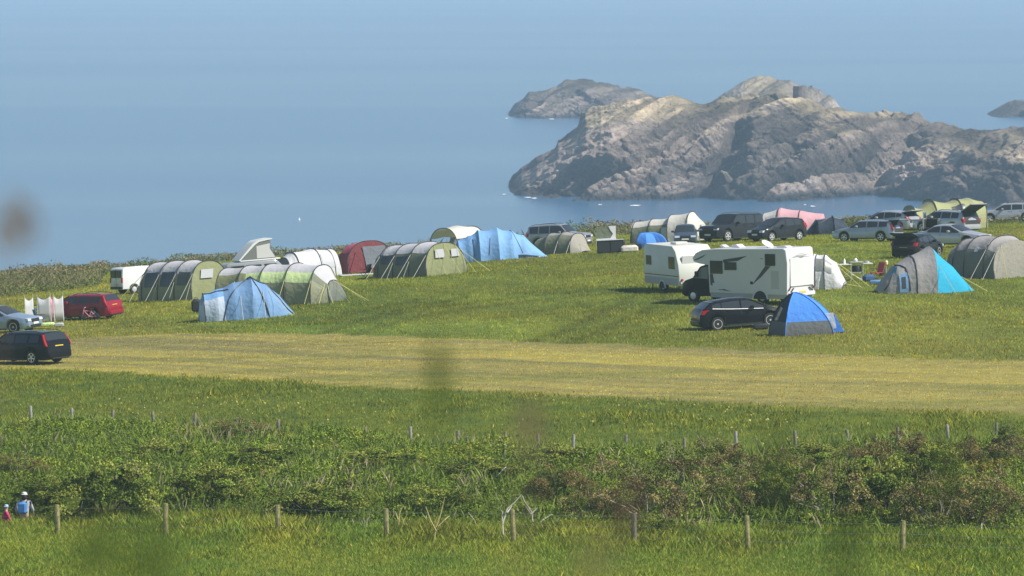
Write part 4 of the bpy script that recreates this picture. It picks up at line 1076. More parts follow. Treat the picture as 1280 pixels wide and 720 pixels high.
# big tunnel tents. local -x end is the end nearest to the camera
tent('tunnel_tent', 'large olive tunnel tent with three dark side windows beside the white van', 232, 374, 133,
     [(-2.3,1.45,2.15,.10),(-.8,1.5,2.22),(.7,1.5,2.2),(2.2,1.45,2.15,-.05),(2.5,1.4,1.9)], std(C_GREY, C_OLIVE, C_OLIVE), (C_LOL, C_OLIVE), hoops=[-2.3,-.8,.7,2.2], sag=.03,
     wins=[(-2.0,-1.0,.76,.90,mat('taupe_window', (.10,.11,.09), .5)),(-.6,.5,.76,.91,MESHW),(.9,2.0,.76,.91,MESHW)], guys=[(-2.3,.68,.9),(-.8,.68,.9),(.7,.68,.9),(2.2,.68,.9),(-2.25,.86,.4),(-.8,.86,.4),(.7,.86,.4)], guym=GUYW,
     end_wins=[(-1,(-.15,.75),(-.25,.65),1.2,1.7,GWIN,'window_flap')], end_guys=[(2.4,.7,1.0,1.4)])
tent('tunnel_tent', 'long grey roofed tunnel tent with a lime green band', 354, 379, 152,
     [(-3.5,.9,1.15,.3),(-2.6,1.5,2.0),(-1.0,1.6,2.15),(.6,1.6,2.15),(2.0,1.55,2.1),(3.4,1.5,2.0)], [(None,None,.34,.70,C_GREY,'roof_panel'),(-2.6,1.6,.70,.83,C_LIME,'lime_band'),(1.6,None,.70,.80,C_LOL,'side_band'),(None,-2.6,.70,.80,C_DKOL,'porch_band'),(-2.6,1.6,.83,1,C_OLIVE,'side_wall'),(None,-2.6,.80,1,C_OLIVE,'porch_wall'),(1.6,None,.80,1,C_OLIVE,'side_wall'),(None,None,0,.34,C_OLIVE,'side_wall')], (C_GRGREEN, C_OLIVE), hoops=[-3.5,-2.6,-1.0,.6,2.0,3.4],
     guys=[(-2.6,.8,.7),(-1.0,.8,.8),(-3.3,.75,.8),(2.2,.8,.8)], end_guys=[(-3.5,.4,-2.0,.5),(-3.5,.5,-2.2,.1),(-3.5,.6,-1.9,1.2),(-3.4,.7,-1.2,1.5)], guym=GUY)
tent('tunnel_tent', 'olive tunnel tent with grey roof and two pale windows in its end', 524, 346, 133,
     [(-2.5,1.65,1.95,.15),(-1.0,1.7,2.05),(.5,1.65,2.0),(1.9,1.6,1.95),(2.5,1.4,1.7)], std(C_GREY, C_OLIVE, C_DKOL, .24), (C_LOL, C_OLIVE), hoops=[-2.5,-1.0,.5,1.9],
     wins=[(-.7,.3,.80,.90,MESHW),(.7,1.7,.78,.88,MESHW)], guys=[(-2.4,.68,1.0),(-1.0,.68,1.0),(.5,.68,1.0),(1.9,.68,1.0),(-1.0,.86,.5),(.5,.86,.5)],
     end_wins=[(-1,(.10,.85),(.15,.80),1.1,1.6,GWIN,'window'),(-1,(-1.1,-.45),(-1.0,-.45),1.1,1.55,GWIN,'window')], end_guys=[(-2.5,.35,-1.3,-.4),(-2.5,.5,-1.4,0),(-2.5,.62,-1.3,.3),(-2.5,.25,-1.5,-1.0)])
tent('tunnel_tent', 'white and grey tunnel tent behind the long lime banded tent', 384, 347, 30,
     [(-2.0,1.2,1.55,.2),(-1.2,1.4,1.9),(.5,1.5,2.0),(2.0,1.4,1.85)], std(C_WHITE, C_WHITE), (C_DGREY, C_WHITE), hoops=[-2.0,-1.2,.5,1.6], wins=[(.6,1.7,.08,.28,GWIN)], scale=.86)
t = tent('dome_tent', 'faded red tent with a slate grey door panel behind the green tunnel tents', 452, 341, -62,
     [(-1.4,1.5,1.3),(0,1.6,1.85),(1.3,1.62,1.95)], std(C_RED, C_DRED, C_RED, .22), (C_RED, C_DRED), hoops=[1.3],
     end_wins=[(1,(-.30,1.25),(-.55,1.0),.30,1.62,C_DGREY,'door_panel'),(1,(-1.50,-.55),(-1.0,-.62),.06,1.35,C_DRED,'dark_doorway')])
tent('open_shelter', 'white arched open sided shelter behind the light blue tent', 573, 322, 48,
     [(-1.4,1.35,2.0,.1),(0,1.4,2.1),(1.4,1.35,1.95)], [(None,None,.20,.80,C_CREAM,'canopy'),(.6,None,.80,1,C_DGREY,'side_sheet')], (None, None), hoops=[-1.4,1.4], cat='shelter', group=None, sag=.02)
tent('dome_tent', 'sky blue sagging family tent with pale creases next to the white shelter', 621, 325, 4,
     [(-3.0,.5,.25),(-2.4,1.2,1.40),(-1.75,1.3,1.65),(-1.1,1.6,1.98),(.1,1.7,2.08),(1.0,1.5,1.85),(1.8,1.2,1.45),(3.1,.5,.10)], [(None,None,.28,.72,C_SKY,'fly_roof'),(None,-1.5,0,.28,C_SKY,'side_wall'),(-1.5,None,0,.28,C_SKY,'side_wall'),(None,None,.72,1,C_SKY,'side_wall')], (C_SKY, C_SKY), hoops=[], sag=.07,
     paths=[[(-1.45,.04),(-1.5,.30)],[(.9,.45),(1.6,.05)],[(-.4,.24),(-.55,.04)]], wins=[(1.3,2.6,.005,.03,C_NAVY)], polr=.02)
tent('tunnel_tent', 'small olive and beige tunnel tent in front of the dark silver off-road car', 704, 317, 148,
     [(-1.75,.6,.1),(-1.2,1.1,1.25),(-.3,1.15,1.38),(.7,1.15,1.35),(1.6,1.0,1.05)], [(None,-1.2,0,1,C_BEIGE,'front_panel'),(-1.2,None,.36,.64,C_TAUPE,'roof_panel'),(-1.2,None,0,.36,C_DKOL,'side_wall'),(-1.2,None,.64,1,C_DKOL,'side_wall')], (None, C_DKOL), hoops=[-1.2,-.3,.7], guys=[(-1.2,.72,.5),(-.3,.72,.5)], end_guys=[(-1.5,.6,-1.1,.4)])
tent('tunnel_tent', 'cream roofed tunnel tent with sage sides behind the caravan', 838, 303, 160,
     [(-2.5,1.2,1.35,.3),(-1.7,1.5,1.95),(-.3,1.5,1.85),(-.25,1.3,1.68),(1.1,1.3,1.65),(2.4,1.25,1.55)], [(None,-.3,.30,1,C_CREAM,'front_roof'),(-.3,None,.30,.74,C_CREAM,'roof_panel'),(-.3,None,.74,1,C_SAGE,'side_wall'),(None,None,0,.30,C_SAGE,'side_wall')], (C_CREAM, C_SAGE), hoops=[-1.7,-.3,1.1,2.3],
     wins=[(-.25,.2,.80,.98,C_CREAM)], end_wins=[(-1,(-.5,.3),(-.4,.25),.6,1.1,GWIN,'window')])
tent('tunnel_tent', 'pale pink tunnel tent on the skyline with a pointed awning', 990, 293, -12,
     [(-2.0,1.2,1.55,.1),(-.7,1.4,1.9),(.7,1.35,1.65),(1.6,.9,1.35,.7)], [(None,-.9,0,1,C_CREAM,'rear_section'),(-.9,None,0,1,C_PINK,'fly_sheet')], (C_CREAM, C_PINK), hoops=[-2.0,-.8,.7], wins=[(-1.7,-1.1,.15,.28,GWIN)], sag=.03)
tent('dome_tent', 'low dark slate tent between the pink tent and the silver blue estate car', 1035, 293, 6,
     [(-1.6,.5,.1),(-.8,1.1,1.05),(.3,1.2,1.25),(1.0,1.0,1.05),(1.6,.5,.1)], [(None,None,0,.4,C_NAVY,'side_wall'),(None,None,.4,1,C_DGREY,'fly_sheet')], (None, None), hoops=[], paths=[[(.3,.0),(.3,.5)],[(-1.4,.05),(.2,.45)],[(.9,.4),(1.5,.03)]], sag=.05)
tent('tunnel_tent', 'yellow green three hooped tunnel tent behind the open silver cars', 1168, 288, 22,
     [(-3.1,.6,.1),(-2.5,1.1,1.25,.3),(-1.9,1.35,1.75),(-1.2,1.25,1.55),(-.4,1.5,2.15),(1.0,1.4,1.9),(1.6,1.45,2.15),(2.6,1.4,2.2),(3.4,1.3,1.95,.2)], [(None,None,.0,.40,C_YEL,'side_wall'),(None,None,.40,1,C_OLIVE,'roof_panel')], (C_YEL, C_OLIVE), hoops=[-1.9,-.4,1.6,3.4], wins=[(.9,1.9,.12,.30,MESHW)], sag=.03)
tent('tunnel_tent', 'grey green tunnel tent with beige front and oval badge at the right edge', 1230, 345, 134,
     [(-2.4,1.9,2.05,.25),(-1.5,1.85,2.3),(.0,1.7,2.2),(1.0,1.5,2.0),(1.7,1.2,1.6)], [(None,None,.30,.77,C_TAUPE,'roof_panel'),(None,None,0,.30,C_TAUPE,'side_wall'),(None,None,.77,1,C_GRGREEN,'side_wall')], (C_BEIGE, C_TAUPE), hoops=[-1.55,.0,1.0], wins=[(-.85,-.55,.745,.80,C_WHITE)], guys=[(-2.3,.7,.9),(-1.5,.7,1.0)], end_guys=[(-2.4,.3,-1.3,-.5),(-2.4,.66,-1.0,.6)])
t = tent('dome_tent', 'taupe and turquoise dome tent with a blue edged doorway near the camp table', 1154, 365, 12,
     [(-2.55,.55,.12),(-2.2,.95,.75,.1),(-1.6,1.2,1.40),(-.8,1.4,1.85),(.35,1.6,2.38),(1.5,1.0,1.35),(2.65,.35,.06)], [(None,.35,0,1,C_TAUPE,'fly_sheet'),(.35,None,0,1,C_TURQ,'turquoise_panel')], (None, None), hoops=[-.7], paths=[[(-2.35,.10),(-1.75,.38),(-1.55,.5)],[(-1.55,.5),(-1.2,.3),(-1.05,.02)]],
     wins=[(-1.60,-1.15,.01,.22,C_BLUE),(-1.50,-1.28,.04,.17,MESHW),(-1.95,-1.6,.34,.42,C_TURQ)], sag=.03, end_guys=[(.5,.2,.5,-1.6),(2.0,.4,1.2,-.7)])
tent('awning_tent', 'small white awning tent with grey window standing against the rear of the motorhome', 1040, 360, -10,
     [(-.95,1.2,2.05),(-.3,1.2,1.98),(.3,1.1,1.5),(.8,1.0,.25)], [(None,None,.0,.18,C_WHITE,'wall'),(None,None,.18,1,C_WHITE,'fly_sheet')], (C_WHITE, None), hoops=[-.3+.001,.78], paths=[[(-.85,.02),(-.8,.5)]], wins=[(-.85,.12,.16,.34,mat('grey_film_window', (.22,.23,.21), .4))], guys=[(-.6,.1,.5)], scale=.9, end_guys=[(.3,.4,1.6,-.6),(.3,.5,2.0,-.3),(.9,.4,.9,.3)], cat='awning', group=None)
tent('dome_tent', 'steel blue dome tent with pale left porch standing before the long green tent', 308, 397, 6,
     [(-2.42,.75,1.0,.06),(-2.2,1.15,1.42),(-1.5,1.45,1.58),(-.6,1.6,1.88),(.35,1.7,2.12),(1.1,1.45,1.75),(1.8,1.0,1.05),(2.5,.45,.08)], [(None,-1.15,.0,.26,C_PBLUE,'porch_panel'),(None,-1.15,.26,1,C_SKY,'porch_roof'),(-1.15,None,0,1,C_BLUE,'fly_sheet')], (C_PBLUE, None), hoops=[-2.2],
     paths=[[(-1.25,.0),(-.9,.2),(.2,.5)],[(1.15,.0),(.75,.25),(.2,.5)],[(.2,.5),(1.4,.4),(2.45,.1)],[(-2.2,.45),(-.9,.36)]], guys=[(-.3,.2,.9),(.9,.25,.8)], sag=.04, end_guys=[(1.2,.3,1.1,-1.0)])

def dome(name, label, px, py, yaw, corners, H, peak, mats, skirt=.16, skm=None, n=9, ex=.85, ez=.95, poles=True, group=None, cat='tent', scale=1.0):
    t = thing(name, label, cat, px, py, yaw, scale=scale, group=group); K = len(corners)
    def P(c, ph): return (peak[0] + (c[0]-peak[0])*math.cos(ph)**ex, peak[1] + (c[1]-peak[1])*math.cos(ph)**ex, H*math.sin(ph)**ez)
    for i in range(K):
        a, b = corners[i], corners[(i+1) % K]
        for lo, hi, m, nm in ((0, skirt, skm, 'skirt'), (skirt, 1, mats[i % len(mats)], 'fly_panel')):
            if m is None: m = mats[i % len(mats)]
            if hi <= lo: continue
            rows = []
            for j in range(n+1):
                ph = (lo + (hi-lo)*j/n)*math.pi/2*.999; rows.append([P((a[0]+(b[0]-a[0])*k/6, a[1]+(b[1]-a[1])*k/6), ph) for k in range(7)])
            MB().grid(rows).build(nm, m, t, smooth=50)
        if poles: MB().tube([Vector(P(a, j/12*math.pi/2*.999)) * 1.008 for j in range(13)], .02, 5).build('pole_sleeve', mats[i % len(mats)] if poles == 2 else POLE, t)
    return t
t = dome('dome_tent', 'small vivid blue tent with dark doorway beside the black hatchback', 1002, 418, 0, [(-.80,-1.15),(1.45,-1.0),(1.75,.6),(.3,1.3),(-1.5,.7)], 1.98, (-.25, 0), [C_VIV,C_VIV,C_VIV,C_NAVY,C_NAVY], skirt=.27, skm=C_SKIRT, poles=2, ex=1.35, ez=1.25, group='tunnel and dome tents on the camping field')
MB().prism([(1.05,.15),(1.05,.95),(1.5,.98),(1.62,.25)], 'y', -.55, -.45).build('white_panel', C_WHITE, t)
MB().prism([(1.3,.05),(1.58,.85),(2.0,.05)], 'y', -.5, .6).build('porch_flap', C_VIV, t)
MB().prism([(-1.28,.75),(-.95,1.38),(-.86,1.30),(-1.14,.75)], 'y', -.62, -.55).build('door_toggle_strip', C_SKIRT, t)
dome('folded_tent', 'bright blue half collapsed tent lying behind the caravan roof', 815, 309, 4, [(-1.05,-.5),(-.4,-.75),(.3,-.45),(.95,-.6),(1.1,.5),(-1.0,.6)], .98, (-.42, 0), [C_VIV], ex=.62, ez=1.1, skirt=0, poles=False, cat='tent')

# ------------------------------------------------------------------ camp kit
PLW2 = mat('kit_white', (.75,.75,.74), .5); ALU = mat('aluminium_tube', (.50,.51,.52), .6, .3); KBLK = mat('kit_black', (.02,.022,.025), .6); KBLUE = mat('kit_blue', (.03,.16,.48), .6); KRED = mat('kit_red', (.50,.03,.05), .5)
def windbreak():
    t = thing('windbreak', 'white fabric windbreak with a pink strip and pointed poles by the red car', 'windbreak', 56, 403, 30, scale=1.08)
    x = [-1.05,-.55,-.2,.35,.52,1.0]; y = [0,.1,.35,.0,-.05,-.1]; ms = [C_WHITE, None, C_WHITE, C_PINK, C_WHITE]
    WB = mat('windbreak_white', (.8,.8,.8), .8, trans=.5); ms = [WB if q is C_WHITE else q for q in ms]
    for i in range(5):
        if ms[i] is None: continue
        P = []
        for k in range(7):
            u = k/6; sag = .16*math.sin(math.pi*u); P.append([(x[i]+(x[i+1]-x[i])*u, y[i]+(y[i+1]-y[i])*u, z) for z in (.06, .5, .8, 1.28-sag)])
        MB().grid(P).build('panel', ms[i], t, solid=.01)
    for a, b in zip(x, y): MB().tube([(a, b, 0), (a, b, 1.42)], .022, 5, taper=.008).build('pole', PLW2, t)
windbreak()
def chair(px, py, yaw, m, label, sc=1.0):
    t = thing('camping_chair', label, 'chair', px, py, yaw, scale=sc, group='folding camping chairs')
    for s in (1, -1):
        MB().tube([(.25, s*.26, 0), (-.25, s*.24, .45), (-.38, s*.24, .95)], .015, 5).build('leg', KBLK, t)
        MB().tube([(-.3, s*.26, 0), (.28, s*.24, .45)], .015, 5).build('leg', KBLK, t)
        MB().box(-.25, .28, s*.29-.03, s*.29+.03, .62, .65, b=.01).build('armrest', KBLK, t)
    MB().box(-.24, .28, -.25, .25, .41, .45, b=.015).build('seat', m, t)
    MB().prism([(-.24,.43),(-.20,.43),(-.36,.98),(-.40,.98)], 'y', -.25, .25).build('backrest', m, t)
chair(45, 396, 200, KBLUE, 'blue folding chair just behind the gap in the windbreak'); chair(50, 406, 20, KBLUE, 'blue folding chair in front of the light blue saloon bonnet', .85)
chair(1096, 351, 215, KRED, 'small red folding chair beside the taupe and turquoise tent', 1.0)
chair(457, 349, 150, KBLK, 'black folding chair beside the olive tent in the middle of the row', .9)
def lump(name, label, cat, px, py, dims, m, yaw=0, dz=0, b=None):
    t = thing(name, label, cat, px, py, yaw, dz=dz); x, y, z = dims
    MB().box(-x/2, x/2, -y/2, y/2, 0, z, b=b or min(dims)*.28).build('body', m, t)
    MB().tube([(-x*.2, 0, z), (-x*.15, 0, z+.07), (x*.15, 0, z+.07), (x*.2, 0, z)], .015, 5).build('handle', KBLK, t)
    return t
lump('picnic_bag', 'yellow green bag lying in the grass before the windbreak', 'bag', 60, 408, (.7,.4,.2), C_LIME)
lump('storage_crate', 'grey plastic crate at the front corner of the red car', 'crate', 74, 409, (.5,.35,.22), SKIRT)
lump('water_carrier', 'black drum standing at the porch end of the steel blue dome tent', 'drum', 246, 391, (.5,.5,.75), KBLK)
lump('kit_bag', 'black bag lying left of the small vivid blue tent', 'bag', 951, 412, (.75,.4,.28), KBLK, 10)
lump('kit_bag', 'navy blue bag under the camp table', 'bag', 1086, 352, (.65,.4,.38), mat('kit_navy', (.04,.09,.20), .7), 20)
lump('kit_bag', 'light blue bag between the camp table and the dome tent', 'bag', 1095, 356, (.7,.35,.25), mat('kit_ltblue', (.12,.25,.45), .7), -10)
lump('cylinder_bag', 'beige padded bag lying beside the camp kitchen', 'bag', 787, 316, (1.1,.5,.48), C_CREAM, 4)
lump('kit_bag', 'dark blue bag against the back of the beige padded bag', 'bag', 798, 313, (.5,.4,.45), NAVY, 0)
def bike():
    t = thing('childs_bicycle', 'small pink childs bicycle leaning by the rear wheel of the red car', 'bicycle', 112, 401, 175)
    for x in (-.38, .38):
        mb = MB(); mb.lathe([(.17,-.02),(.20,0),(.17,.02)], 16, Matrix.Translation((x, 0, .2))); w = mb.build('wheel', TYRE, t)
        mb = MB(); mb.lathe([(.15,-.008),(.15,.008)], 16, Matrix.Translation((x, 0, .2))); mb.build('rim', PLW2, w)
    pk = mat('bike_pink', (.75,.25,.35), .4); mb = MB()
    for a, b in (((-.38,0,.2),(-.1,0,.5)),((-.38,0,.2),(0,0,.22)),((0,0,.22),(-.14,0,.6)),((0,0,.22),(.28,0,.55)),((-.1,0,.5),(.28,0,.55)),((.38,0,.2),(.26,0,.68))): mb.tube([a, b], .022, 6)
    mb.build('frame', pk, t); MB().tube([(.2,-.2,.72),(.26,0,.68),(.2,.2,.72)], .016, 6).build('handlebar', ALU, t); MB().box(-.26, -.04, -.06, .06, .6, .65, b=.02).build('saddle', KBLK, t)
bike()
def kitchen():
    t = thing('camp_kitchen', 'dark camp kitchen cupboard with a white framed windshield on top', 'camp kitchen', 763, 317, 3, scale=1.12)
    MB().box(-.75, .75, -.25, .25, .05, .74, b=.02).build('cupboard', NAVY, t); MB().box(-.7, -.05, -.27, -.25, .1, .68).build('door', KBLK, t); MB().box(.05, .7, -.27, -.25, .1, .68).build('door', KBLK, t)
    MB().box(-.8, .8, -.3, .3, .745, .78, b=.01).build('worktop', ALU, t)
    w = MB(); w.box(-.72, .35, .2, .22, .79, 1.5, b=.005); w.build('windshield', C_SAGE, t)
    MB().prism([(.0,.79),(.36,.79),(.40,1.55),(-.02,1.55),(.06,1.35),(.22,1.1)], 'y', .17, .19).build('side_screen', PLW2, t)
    MB().box(-.74, .38, .16, .24, .785, .86).build('stove', PLW2, t)
kitchen()
lump('cool_box', 'black cool box standing behind the beige padded bag', 'cool box', 777, 310, (.5,.4,.5), KBLK, dz=.3 if False else 0)
def camp_table():
    t = thing('camp_table', 'folding aluminium camp table with a lower shelf and wing tops', 'table', 1070, 351, 6, scale=1.1)
    MB().box(-.9, -.25, -.3, .3, .80, .83, b=.008).build('wing_top', PLW2, t); MB().box(-.28, .35, -.3, .3, .90, .93, b=.008).build('table_top', ALU, t); MB().box(.35, .82, -.3, .3, .82, .85, b=.008).build('wing_top', PLW2, t)
    for x in (-.28, .33, -.85):
        for y in (-.28, .28): MB().tube([(x, y, 0), (x, y, .9 if x > -.5 else .8)], .016, 5).build('leg', ALU, t)
    MB().tube([(-.28,-.28,.35),(.33,-.28,.02)], .014, 5).build('brace', ALU, t); MB().tube([(-.85,-.28,.1),(-.28,-.28,.5)], .014, 5).build('brace', ALU, t)
    MB().box(-.24, .30, -.25, .25, .40, .43).build('shelf', ALU, t)
camp_table()
_p = at(1070, 351)
def small(name, label, cat, dx, z, prof, m, yaw=0):
    t = thing(name, label, cat, 1070, 351, 6, dz=0); mb = MB(); mb.lathe(prof, 14, Matrix.Translation((dx, 0, z)), axis='z'); o = mb.build('body', m, t); return t
small('stove_box', 'black cooker on the lower shelf of the camp table', 'cooker', .05, .48, [(.26,0),(.27,.28),(.24,.33)], KBLK)
small('water_bottle', 'white bottle standing on the left wing of the camp table', 'bottle', -.62, .92, [(.07,0),(.07,.2),(.03,.26),(.03,.30)], PLW2)
small('saucepan', 'metal saucepan on the right wing of the camp table', 'pan', .62, .94, [(.12,0),(.13,.10),(.11,.11)], ALU)
small('kettle', 'small pale kettle in the middle of the camp table', 'kettle', .0, 1.03, [(.09,0),(.11,.08),(.06,.16),(.02,.19)], PLW2)
t = thing('gas_bottle', 'dark gas bottle with pale collar between red chair and dome tent', 'gas bottle', 1103, 345, 0); MB().lathe([(.16,0),(.18,.05),(.18,.42),(.10,.52)], 16, axis='z').build('body', mat('gas_green', (.05,.07,.05), .5), t); MB().lathe([(.09,.52),(.09,.60)], 12, axis='z').build('collar', PLW2, t)
t = thing('lantern_stand', 'white lantern on a thin pole behind the dome tent porch', 'lantern', 1108, 350, 0); MB().tube([(0,0,0),(0,0,.85)], .02, 5).build('pole', ALU, t); MB().lathe([(.05,.8),(.09,.85),(.09,1.0),(.04,1.06)], 10, axis='z').build('lamp_head', mat('lamp_yellow', (.75,.72,.40), .5), t)
t = thing('ground_sheet', 'pale groundsheet spread before the red tent', 'groundsheet', 452, 344, 10); MB().box(-1.3, 1.3, -.4, .4, .02, .06, b=.01).build('sheet', mat('sheet_grey', (.55,.56,.58), .7), t)
def scrap(px, py, sz, label, lift):
    t = thing('plastic_scrap', label, 'litter', px, py, 0, tilt=False); rr = random.Random(px); s = sz
    P = [[((i/5-.5)*s*.9 + (j/4)*s*.35, rr.uniform(-.06,.06)*s*3, lift + (i/5-.3)*s*1.0 + (j/4-.5)*s*.35 + rr.uniform(-.05,.05)*s) for j in range(5)] for i in range(6)]
    MB().grid(P).build('torn_film', mat('torn_plastic', (.72,.70,.70), .5), t, solid=.008)
scrap(621, 622, .42, 'torn white plastic caught high on the brambles', .75); scrap(627, 632, .22, 'small white plastic scrap caught just below the larger piece', .55)
# lone buoy on the sea and the stump of a ruin on the headland
r_ = ray(374, 275); d_ = CAMH / -r_.z; t = thing('buoy', 'tiny white buoy floating alone on the open sea', 'buoy', loc=r_*d_*1.0 + Vector((0,0,CAMH)), yaw=0, tilt=False, scale=.6)
MB().lathe([(.25,-.3),(.45,0),(.35,.4),(.12,.6),(.08,1.1),(.02,1.2)], 14, axis='z').build('float', PLW2, t)
dd = 1376+88; xx = (1000-640)/F*dd; zz = CAMH - (120+60)/F*dd
t = thing('ruined_tower', 'squat square stone ruin on top of the headland', 'ruin', loc=Vector((xx, dd, zz)), tilt=False)
mb = MB(); rr = random.Random(4); rings = []
for z in (-3.0, 0, 1.0, 2.0, 2.7): rings.append([(1.95*math.cos(a)*(1-.02*z)+rr.uniform(-.1,.1), 1.9*math.sin(a)+rr.uniform(-.1,.1), z+rr.uniform(-.15,.15)) for a in [math.pi/4 + q*math.pi/2 + e for q in range(4) for e in (-.55, 0, .55)]])
mb.loft(rings, True, True).build('stone_wall', mat('ruin_stone', (.17,.145,.13), .95, var=.4, scale=1.2, bump=1, bscale=2), t, smooth=20)

# ------------------------------------------------------------------ two walkers on the sunken path
def skin(name, joints, edges, m, parent, root=0, sub=2):
    me = bpy.data.meshes.new(name); me.from_pydata([j[:3] for j in joints], edges, []); me.update()
    o = bpy.data.objects.new(name, me); COL.objects.link(o); o.parent = parent
    o.modifiers.new('skin', 'SKIN'); 
    for i, j in enumerate(joints):
        v = me.skin_vertices[0].data[i]; v.radius = (j[3], j[4] if len(j) > 4 else j[3]); v.use_root = (i == root)
    s = o.modifiers.new('sub', 'SUBSURF'); s.levels = sub; s.render_levels = sub
    o.modifiers['skin'].use_smooth_shade = True
    me.materials.append(m); return o
SKINM = mat('skin', (.52,.33,.25), .55)
def walker(px, d, yaw, hgt, label, top, trouser, hat, pack=None, hair=None):
    k = hgt/1.75; p = at_d(px, d); t = thing('person', label, 'person', loc=p, yaw=yaw, scale=k, tilt=False)
    # facing +x
    J = [(0,0,.95,.13,.15),(0,0,1.15,.115,.14),(0.0,0,1.36,.11,.17),(0,0,1.50,.055),(.015,0,1.58,.075,.07),(.02,0,1.68,.088,.075),
         (0,.19,1.42,.055),(-.10,.27,1.16,.04),(.08,.29,.95,.03),(.13,.285,.88,.028),
         (0,-.19,1.42,.055),(.08,-.28,1.16,.04),(.24,-.26,.98,.03),(.29,-.25,.92,.028),
         (.0,.09,.90,.095),(.12,.10,.50,.06),(.02,.10,.10,.042),(.14,.11,.04,.035),
         (.0,-.09,.90,.095),(-.02,-.10,.50,.06),(-.22,-.10,.14,.042),(-.12,-.11,.04,.035)]
    E = [(0,1),(1,2),(2,3),(3,4),(4,5),(2,6),(6,7),(7,8),(8,9),(2,10),(10,11),(11,12),(12,13),(0,14),(14,15),(15,16),(16,17),(0,18),(18,19),(19,20),(20,21)]
    b = skin('body', J, E, SKINM, t)
    for s, base in ((1, J[9]), (-1, J[13])):             # fingers and thumb rooted in the palm
        for q in range(4):
            l = (.075,.085,.08,.06)[q]; o_ = (q-1.5)*.017
            MB().tube([(base[0]+o_*.6, base[1], base[2]+.01), (base[0]+o_+.01, base[1], base[2]-.035), (base[0]+o_+.02, base[1]-s*.01, base[2]-l)], .0085, 5, taper=.006).build('finger', SKINM, b)
        MB().tube([(base[0]+.02, base[1], base[2]+.02), (base[0]+.05, base[1]-s*.01, base[2]-.01), (base[0]+.055, base[1]-s*.015, base[2]-.04)], .010, 5, taper=.007).build('thumb', SKINM, b)
    MB().prism([(.10,1.65),(.128,1.645),(.10,1.685)], 'y', -.012, .012).build('nose', SKINM, b)
    for s in (1, -1): MB().box(.0, .035, s*.078-.008, s*.078+.008, 1.63, 1.68, b=.006).build('ear', SKINM, b); MB().box(.096, .104, s*.03-.01, s*.03+.01, 1.672, 1.682).build('eye', KBLK, b)
    MB().box(.096, .103, -.022, .022, 1.608, 1.616).build('mouth', mat('lips', (.35,.12,.10), .5), b)
    T = [(0,0,.86,.165,.185),(0,0,1.15,.14,.165),(0,0,1.36,.13,.195),(0,0,1.475,.075),(0,.20,1.42,.075),(-.09,.275,1.17,.058),(.0,.28,1.05,.05),(0,-.20,1.42,.075),(.075,-.285,1.17,.058),(.15,-.275,1.07,.05)]
    skin('jacket', T, [(0,1),(1,2),(2,3),(2,4),(4,5),(5,6),(2,7),(7,8),(8,9)], top, t)
    Q = [(0,0,.97,.15,.165),(.0,.09,.86,.11),(.12,.10,.50,.08),(.04,.10,.16,.065),(.0,-.09,.86,.11),(-.02,-.10,.50,.08),(-.19,-.10,.19,.065)]
    skin('trousers', Q, [(0,1),(1,2),(2,3),(0,4),(4,5),(5,6)], trouser, t)
    for s, x in ((1,.09),(-1,-.16)): MB().box(x-.12, x+.16, s*.10-.05, s*.10+.05, 0, .11, b=.03).build('shoe', KBLK, t)
    MB().lathe([(.100,1.655),(.105,1.70),(.085,1.765),(.03,1.79)], 16, Matrix.Translation((.01,0,0)), axis='z').build('cap', hat, t)
    MB().lathe([(.115,1.69),(.125,1.70),(.10,1.712)], 16, Matrix.Translation((.01,0,0)), axis='z').build('hat_brim', hat, t)
    if hair: MB().lathe([(.06,1.50),(.10,1.56),(.108,1.66),(.09,1.70)], 14, Matrix.Translation((-.02,0,0)), axis='z').build('hair', hair, t)
    if pack:
        MB().box(-.36, -.14, -.15, .15, 1.02, 1.44, b=.06).build('backpack', pack, t)
        for s in (1, -1): MB().tube([(-.16,s*.11,1.40),(0,s*.12,1.50),(.14,s*.11,1.36),(.10,s*.13,1.12),(-.14,s*.13,1.06)], .02, 5).build('strap', KBLK, t)
GJ = mat('grey_jacket', (.45,.46,.50), .8, var=.15, scale=8); MAG = mat('magenta_top', (.55,.03,.14), .8)
walker(28, 203.0, 78, 1.74, 'walker in a grey jacket and white cap with a blue backpack', GJ, mat('dark_trousers', (.06,.07,.09), .8), PLW2, mat('blue_pack', (.06,.24,.60), .6), mat('dark_hair', (.03,.02,.015), .7))
walker(5, 202.4, 20, 1.38, 'child in a magenta top and pale blue hat at the left edge', MAG, mat('white_trousers', (.7,.7,.72), .8), mat('pale_blue_hat', (.45,.55,.72), .7))

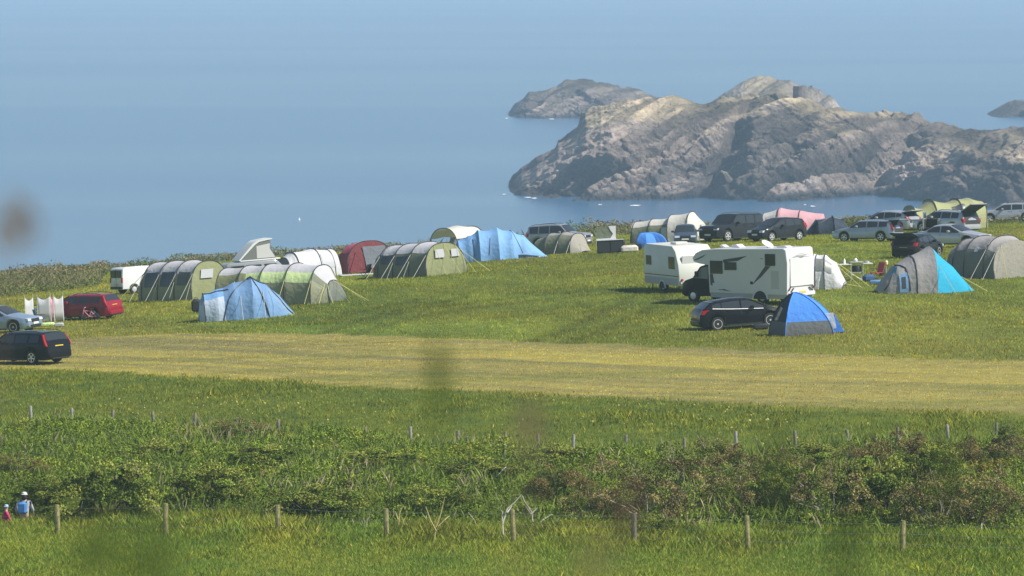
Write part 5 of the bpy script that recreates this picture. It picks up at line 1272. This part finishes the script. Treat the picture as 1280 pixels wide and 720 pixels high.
# ------------------------------------------------------------------ grasses close to the camera, out of focus
def near_stem(px, py, d, w, hh, c, label, lean=.05, nq=22):
    x = (px-640)/F*d; p = ray(px, py); p = p/p.y*d; zc = CAMH + p.z; g = float(h(x, d))
    t = thing('grass_stem', label, 'grass stem', loc=Vector((x, d, g)), tilt=False, group='tall stems close to the camera'); H = zc - g
    m = mat('stem_%s' % '_'.join('%02d' % int(q*99) for q in c), c, .8, var=.3, scale=40)
    MB().tube([(-lean, 0, 0), (-lean*.4, 0, H*.5), (0, 0, H)], .0025, 5, taper=.0012).build('stem', m, t)
    mb = MB(); rr = random.Random(px)
    for k in range(nq):
        a = rr.uniform(0, 6.28); z = H + (rr.random()-.5)*hh; q = w/2*math.sqrt(max(.05, 1-((z-H)/(hh/2))**2))*rr.uniform(.2,1)
        mb.add([(q*math.cos(a)+dx*.004, q*math.sin(a), z+dz_) for dx, dz_ in ((-1,0),(1,0),(.6,.016),(-.6,.016))], [(0,1,2,3)])
    mb.build('seed_head', m, t, smooth=0)
BRN, GRN, DG = (.24,.17,.12), (.10,.15,.03), (.06,.09,.02)
near_stem(14, 290, 5.5, .068, .046, (.27,.21,.17), 'brown blurred seed head against the sea at the left edge', .3, 20)
near_stem(548, 492, 5.2, .017, .070, GRN, 'dark green blurred stem in the middle of the mown strip', .05, 15)
near_stem(120, 705, 4.6, .050, .050, GRN, 'green blurred tuft at the lower left, left of a pair')
near_stem(186, 706, 4.6, .045, .050, GRN, 'green blurred tuft at the lower left, right of a pair')
near_stem(660, 540, 5.0, .022, .05, (.22,.17,.09), 'pale brown blurred seed head above the back fence', .2, 9)
near_stem(780, 648, 5.0, .024, .04, (.14,.10,.06), 'dull brown blurred head over the fence in front of the gorse', .05, 11)
near_stem(973, 600, 5.2, .010, .08, DG, 'dark blurred stem over the bank right of the lichened post')
near_stem(1183, 600, 5.4, .012, .06, DG, 'dark blurred stem over the right gorse bushes')
near_stem(740, 716, 4.4, .035, .03, (.26,.22,.08), 'tan blurred head at the bottom edge right of centre', .05, 10)
near_stem(1060, 700, 4.6, .020, .06, DG, 'dark blurred stem at the bottom right')
